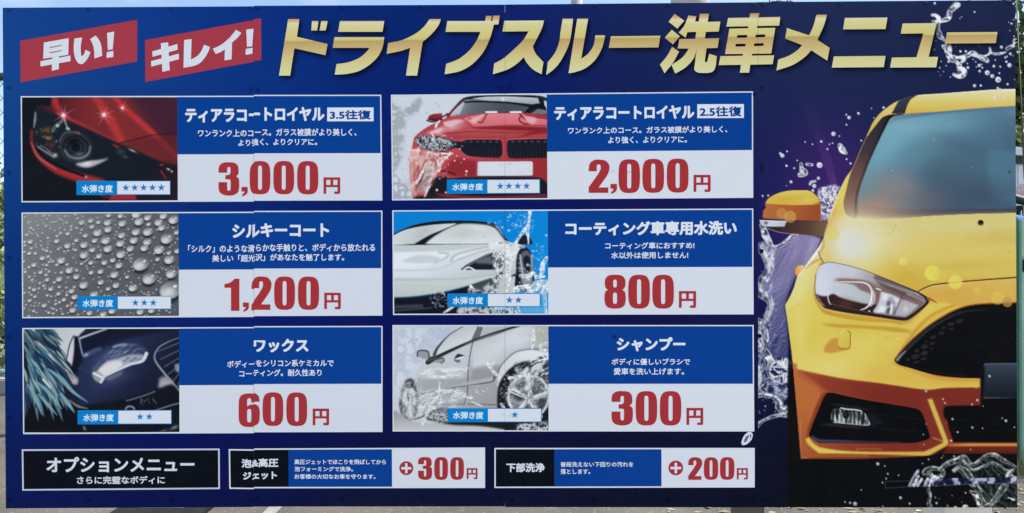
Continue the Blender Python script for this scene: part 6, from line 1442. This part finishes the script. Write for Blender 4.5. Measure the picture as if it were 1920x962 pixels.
# ------------------------------------------------------------------ vegetation
def leaf_mat(name, a, b):
    m = mat(name, a, .55, .3, b, 3.5, detail=8)
    p = m.node_tree.nodes['Principled BSDF']; p.inputs['Subsurface Weight'].default_value = 0
    return m
M_LEAF1 = leaf_mat('dark foliage', (.06, .09, .028), (.15, .18, .055)); M_LEAF2 = leaf_mat('light foliage', (.14, .2, .07), (.3, .33, .13)); M_BARK = mat('bark', (.12, .09, .065), .9, .2, (.06, .045, .035), 12, .8, 30)
def crown(name, cx, cy, cz, rx, ry, rz, n, size, seed, mt, parent):
    rg = np.random.RandomState(seed); V, F = [], []
    K = max(10, n//140); cl = rg.normal(size=(K, 3)); cl /= np.linalg.norm(cl, axis=1)[:, None]; cl *= rg.uniform(.35, 1, (K, 1))
    for i in range(n):
        c = cl[rg.randint(K)]+rg.normal(size=3)*.17
        p = np.array([cx, cy, cz])+c*np.array([rx, ry, rz])
        a = rg.normal(size=3); a /= np.linalg.norm(a); b = np.cross(a, rg.normal(size=3)); b /= np.linalg.norm(b); s = size*rg.uniform(.5, 1.3)
        V += [p-a*s, p-b*s*.45, p+a*s, p+b*s*.45]; F.append((4*i, 4*i+1, 4*i+2, 4*i+3))
    return obj(name, mesh(name, V, F), mt, parent)
def tree(label, x, y, h, rx, rz, seed, mt, n=5000, size=.12, group='trees on the slope behind the sign'):
    t = thing('broadleaf_tree', label, 'tree', (x, y, 0), group)
    tube('trunk', [(0, 0, -.2), (.08, .05, h*.3), (-.05, .1, h*.6), (.05, 0, h*.8)], .16, M_BARK, t, 9, r2=.05)
    rg = random.Random(seed)
    for k in range(4):
        a = k*1.7+seed; tube('limb', [(0, .05, h*(.35+.1*k)), (math.cos(a)*rx*.4, math.sin(a)*rx*.4, h*(.5+.09*k)), (math.cos(a)*rx*.7, math.sin(a)*rx*.7, h*(.58+.09*k))], .06, M_BARK, t, 7, r2=.02)
    crown('crown', 0, 0, h-rz, rx, rx, rz, n, size, seed, mt, t); return t
b = AT(1930, 480, 20)
tree('tall dark leafy tree rising above the right edge of the sign', b.x+.3, b.y, 7.9, 2.3, 3.4, 3, M_LEAF1, 9000, .16)
b2 = AT(1990, 480, 25)
tree('tree farther back with its crown right of the sign', b2.x+1.5, b2.y+2, 9.0, 3.0, 3.8, 8, M_LEAF1, 7000, .2)
b3 = AT(1918, 480, 15)
tree('lighter young tree low beside the right edge', b3.x+.6, b3.y, 4.3, 1.2, 1.2, 5, M_LEAF2, 5000, .09)
def shrub(label, u, depth, h, r, seed, mt, n=2600, size=.06, group=None):
    p = AT(u, 480, depth); t = thing('shrub', label, 'shrub', (p.x, p.y, 0), group)
    for k in range(4): tube('stem', [(0, 0, -.05), (r*.3*math.cos(k*1.6), r*.3*math.sin(k*1.6), h*.5), (r*.5*math.cos(k*1.6), r*.5*math.sin(k*1.6), h*.85)], .015, M_BARK, t, 6, r2=.006)
    crown('foliage', 0, 0, h*.55, r, r, h*.45, n, size, seed, mt, t)
shrub('tall green shrub behind the wire fence at the left', -75, 10.2, 2.75, 1.0, 21, M_LEAF2, 5200, .1, 'shrubs behind the left fence')
shrub('low shrub behind the wire fence at the left', -40, 9.6, 1.7, .75, 22, M_LEAF2, 3500, .09, 'shrubs behind the left fence')
shrub('dark weedy bush behind the green post at the right', 1950, 6.9, 1.5, .6, 23, M_LEAF1, 5200, .05)
# weeds at the foot of the post
wd = AT(1907, 880, 5.55); V, F = [], []
rg = np.random.RandomState(9)
for i in range(90):
    x, y = wd.x+rg.normal()*.05+.0, wd.y+rg.uniform(-.12, .1); a = rg.uniform(0, 6.28); h = rg.uniform(.06, .24); l = rg.uniform(.02, .09)
    V += [(x-.003, y, 0), (x+.003, y, 0), (x+math.cos(a)*l, y+math.sin(a)*l, h)]; F.append((3*i, 3*i+1, 3*i+2))
M_DRY = mat('dry grass', (.3, .26, .14), .8, .2, (.16, .2, .07), 20)
o = obj('dry_grass', mesh('dry_grass', V, F), M_DRY); o['kind'] = 'stuff'

# ------------------------------------------------------------------ fences
M_GREEN = mat('green painted steel', (.055, .16, .10), .45, .4, (.085, .21, .14), 5, .1); M_GRN_LIT = mat('sunlit-tone green paint', (.32, .56, .42), .5, .3, (.24, .46, .34), 6)  # the lighter green paints sun on the post flange into its colour
M_WIRE = mat('green coated wire', (.22, .34, .32), .5, .4); M_DARKG = mat('dark green rail', (.015, .035, .028), .5, .4)
M_CONC = mat('pale concrete', (.42, .40, .36), .9, .2, (.33, .31, .28), 6, .3, 60)
def net(name, a, b, z0, z1, pitch, r, parent, mt):
    """woven wire: two families of slanting strands in the vertical plane a-b"""
    a, b = Vector(a), Vector(b); L = (b-a).length; e = (b-a)/L; H = z1-z0; nrm = Vector((-e.y, e.x, 0)); V, F = [], []
    def strand(s0, t0, s1, t1, off):
        d = Vector((s1-s0, t1-t0)).normalized(); q = Vector((-d.y, d.x))*r
        for sgn in (-1, 1):
            i = len(V)
            for (s, t) in ((s0, t0), (s1, t1)):
                for k in (-1, 1):
                    pp = a+e*(s+q.x*k)+Vector((0, 0, z0+t+q.y*k))+nrm*(off+sgn*r*(1 if k > 0 else -1)); V.append(pp)
            F.append((i, i+1, i+3, i+2))
    s = -H
    while s < L:
        for sg in (1, -1):
            s0, s1 = (s, s+H) if sg > 0 else (s+H, s); t0, t1 = 0, H
            lo, hi = sorted((s0, s1)); c0_, c1_ = max(lo, 0), min(hi, L)
            if c1_ <= c0_: continue
            f = lambda x: (x-s0)/(s1-s0)*H
            strand(c0_, f(c0_), c1_, f(c1_), .002*sg)
        s += pitch
    return obj(name, mesh(name, V, F), mt, parent)
A, B = AT(-330, 720, 8.9), AT(140, 720, 8.9)
lf = thing('tall_wire_fence', 'tall green wire fence on a concrete kerb left of the sign', 'fence', (0, 0, 0))
box('kerb', (A.x, A.y-.1, 0), (B.x, A.y+.1, .16), M_CONC, lf, .01)
for x in (A.x, (A.x+B.x)/2-.45, B.x): tube('post', [(x, A.y, 0), (x, A.y, 3.55)], .035, M_GREEN, lf)
tube('rail', [(A.x, A.y-.03, 3.52), (B.x, A.y-.03, 3.52)], .045, M_DARKG, lf)
tube('rail', [(A.x, A.y-.03, .24), (B.x, A.y-.03, .24)], .03, M_WIRE, lf); tube('rail', [(A.x, A.y-.03, 2.45), (B.x, A.y-.03, 2.45)], .018, M_WIRE, lf)
net('wire_mesh', (A.x, A.y, 0), (B.x, A.y, 0), .2, 3.5, .16, .0026, lf, M_WIRE)
# right: low green angle-iron post fence
P0 = AT(1910.5, 885, 5.6)
rf = thing('low_green_fence', 'low green angle-iron post fence right of the sign', 'fence', (P0.x, P0.y, 0))
bm = bmesh.new(); boxbm(bm, -.030, 0, 0, .004, .006, 1.74); pa = obj('post', bmdone(bm, 'post', .001), M_GREEN, rf)
bm = bmesh.new(); boxbm(bm, .0045, -.034, 0, .0105, .006, 1.74); boxbm(bm, .0105, -.0305, 0, .026, -.0255, 1.74); fl_ = obj('post_flange', bmdone(bm, 'post_flange', .001), M_GRN_LIT, pa)
bm = bmesh.new()
for z in (.92, .955): bmesh.ops.create_cone(bm, cap_ends=True, segments=8, radius1=.003, radius2=.003, depth=.002, matrix=Matrix.Translation((.018, -.0315, z)) @ Matrix.Rotation(R(90), 4, 'X'))
obj('bolt_hole', bmdone(bm, 'bolt_hole'), M_DARKG, pa)
for dx in (1.5, 3.0):
    bm = bmesh.new(); boxbm(bm, dx-.03, 0, 0, dx+.004, .006, 1.74); boxbm(bm, dx+.0045, -.034, 0, dx+.0105, .006, 1.74); obj('post', bmdone(bm, 'post'), M_GREEN, rf)
for z in (.5, 1.1, 1.6): tube('wire', [(-.01, .012, z), (1.5, .012, z-.02), (3.0, .012, z)], .003, M_WIRE, rf, 6)
net('wire_mesh', (.0, .02, 0), (3.0, .02, 0), .1, 1.65, .1, .0016, rf, M_DARKG)
tw = tube('tied_twine', [(P0.x-.018, P0.y-.042, 1.475), (P0.x+.005, P0.y-.048, 1.495), (P0.x+.02, P0.y-.045, 1.485), (P0.x+.05, P0.y-.03, 1.475), (P0.x+.04, P0.y-.03, 1.46)], .004, mat('yellow-green twine', (.45, .48, .12), .8, .2), None, 6)
tag(tw, 'yellow-green twine tied round the green fence post', 'twine')
M_STRAP = mat('black strap', (.015, .015, .015), .7, .2)
o = box('strap', (P0.x+.006, P0.y-.052, 1.38), (P0.x+.024, P0.y-.038, 1.465), M_STRAP, None, .003); tag(o, 'short black strap hanging on the green fence post', 'strap')

# ------------------------------------------------------------------ hut, pipe and tarpaulin right of the sign
D = 11.5; a = AT(1880, 372, D); b = AT(1985, 276, D)
M_HUT = mat('white painted metal', (.86, .86, .85), .5, .4, (.8, .8, .78), 3); M_EAVE = mat('dark eave', (.03, .03, .035), .5, .4)
M_PANE = mat('pale window panel', (.85, .87, .88), .25, .5)
ht = thing('white_hut', 'white metal hut with dark eave line beyond the fence', 'hut', (a.x, a.y, 0))
zt, zb = AT(1910, 292, D).z, AT(1910, 372, D).z
box('wall', (0, 0, 0), (3.2, 2.4, zt-.06), M_HUT, ht)
bm = bmesh.new(); v = [bm.verts.new(p) for p in ((-.1, -.12, zt+.14), (3.3, -.12, zt-.30), (3.3, 2.5, zt-.30), (-.1, 2.5, zt+.14), (-.1, -.12, zt+.03), (3.3, -.12, zt-.41), (3.3, 2.5, zt-.41), (-.1, 2.5, zt+.03))]
for f in ((3, 2, 1, 0), (4, 5, 6, 7), (0, 1, 5, 4), (1, 2, 6, 5), (2, 3, 7, 6), (3, 0, 4, 7)): bm.faces.new([v[i] for i in f])
obj('roof', bmdone(bm, 'roof', .008), M_HUT, ht)
box('eave', (-.02, -.06, zt-.12), (3.2, -.002, zt-.02), M_EAVE, ht)
xw = AT(1908, 320, D).x-a.x
wn = box('window', (xw, -.03, AT(1910, 346, D).z), (xw+.5, -.002, AT(1910, 311, D).z), M_PANE, ht); 
M_PINK = mat('pink printed notice', (.75, .6, .6), .6, .3, (.62, .36, .40), 30)
box('notice', (xw-.01, -.02, AT(1910, 366, D).z), (xw+.4, -.002, AT(1910, 349, D).z), M_PINK, ht, .002)
E2 = 8.2; p = [AT(1890, 368, E2), AT(1908, 374, E2), AT(1925, 378, E2), AT(1960, 376, E2)]
pp = thing('green_pipe_rail', 'dark green pipe handrail beyond the right fence', 'rail', (0, 0, 0))
tube('pipe', p, .045, M_DARKG, pp); q_ = AT(1912, 380, E2); tube('pipe_support', [(q_.x, q_.y, 0), (q_.x, q_.y, q_.z-.03)], .035, M_DARKG, pp)
M_TARP = mat('blue tarpaulin', (.02, .14, .42), .5, .4, (.10, .3, .6), 5, .4, 12)
bl = AT(1902, 421, 7.4); n = 14; V = []; F = []
for j in range(n):
    for i in range(n):
        x = bl.x-.05+1.6*i/(n-1); z = (AT(1910, 404, 7.4).z-(AT(1910, 404, 7.4).z-.02)*(j/(n-1))); V.append((x, bl.y+.10*math.sin(i*1.3+j*.5)+.07*math.sin(j*1.1+i*.3)+.25*j/(n-1), z+.02*math.sin(i*2.1)))
for j in range(n-1):
    for i in range(n-1): F.append((j*n+i, j*n+i+1, (j+1)*n+i+1, (j+1)*n+i))
o = obj('blue_tarpaulin', mesh('blue_tarpaulin', V, F), M_TARP); tag(o, 'blue tarpaulin draped beyond the green post', 'tarpaulin')
sm = o.modifiers.new('thickness', 'SOLIDIFY'); sm.thickness = .004
for p_ in o.data.polygons: p_.use_smooth = True
# ------------------------------------------------------------------ poles, aerial, guy wire above the sign
M_POLE = mat('pale concrete pole', (.52, .52, .48), .85, .2, (.42, .41, .38), 3, .2)
def pole(label, u, depth, r, h):
    q = AT(u, 480, depth); t = thing('utility_pole', label, 'pole', (q.x, q.y, 0), 'utility poles behind the sign')
    tube('shaft', [(0, 0, -.3), (0, 0, h)], r, M_POLE, t, 20, r2=r*.85)
    for k in range(5): tube('step_bolt', [(0, 0, 2+k*.9), (r+.14 if k % 2 else -r-.14, 0, 2+k*.9)], .009, M_FRAME, t, 6)
    box('crossarm', (-.9, -.05, h-.7), (.9, .05, h-.6), M_FRAME, t)
pole('slim pale utility pole showing above the middle of the title', 1083.5, 15, .117, 9.5)
pole('thick grey utility pole showing above the title, right of the slim one', 1295, 8.2, .205, 8.6)
q = AT(1446, 480, 16); an = thing('roof_aerial', 'thin aerial mast with crossbars just above the sign', 'aerial', (q.x, q.y, 0))
tube('mast', [(0, 0, 0), (0, 0, 7.4)], .02, M_FRAME, an, 8)
z0 = AT(1446, 3, 16).z
for dx, dz in ((.12, .0), (.2, .03), (.3, -.02), (.4, .02)): tube('element', [(dx, -.3, z0+dz), (dx, .3, z0+dz)], .008, M_FRAME, an, 6)
tube('boom', [(0, 0, z0), (.45, 0, z0)], .01, M_FRAME, an, 6)
g0, g1 = AT(1903, -60, 7.5), AT(1921, 330, 6.6)
gw = tube('guy_wire', [g0+(g0-g1)*.5, g0, g1, (g1.x+.22, g1.y-.1, 0)], .0085, mat('green wire sleeve', (.06, .09, .07), .5, .4), None, 8); tag(gw, 'dark guy wire slanting down at the right edge', 'wire')
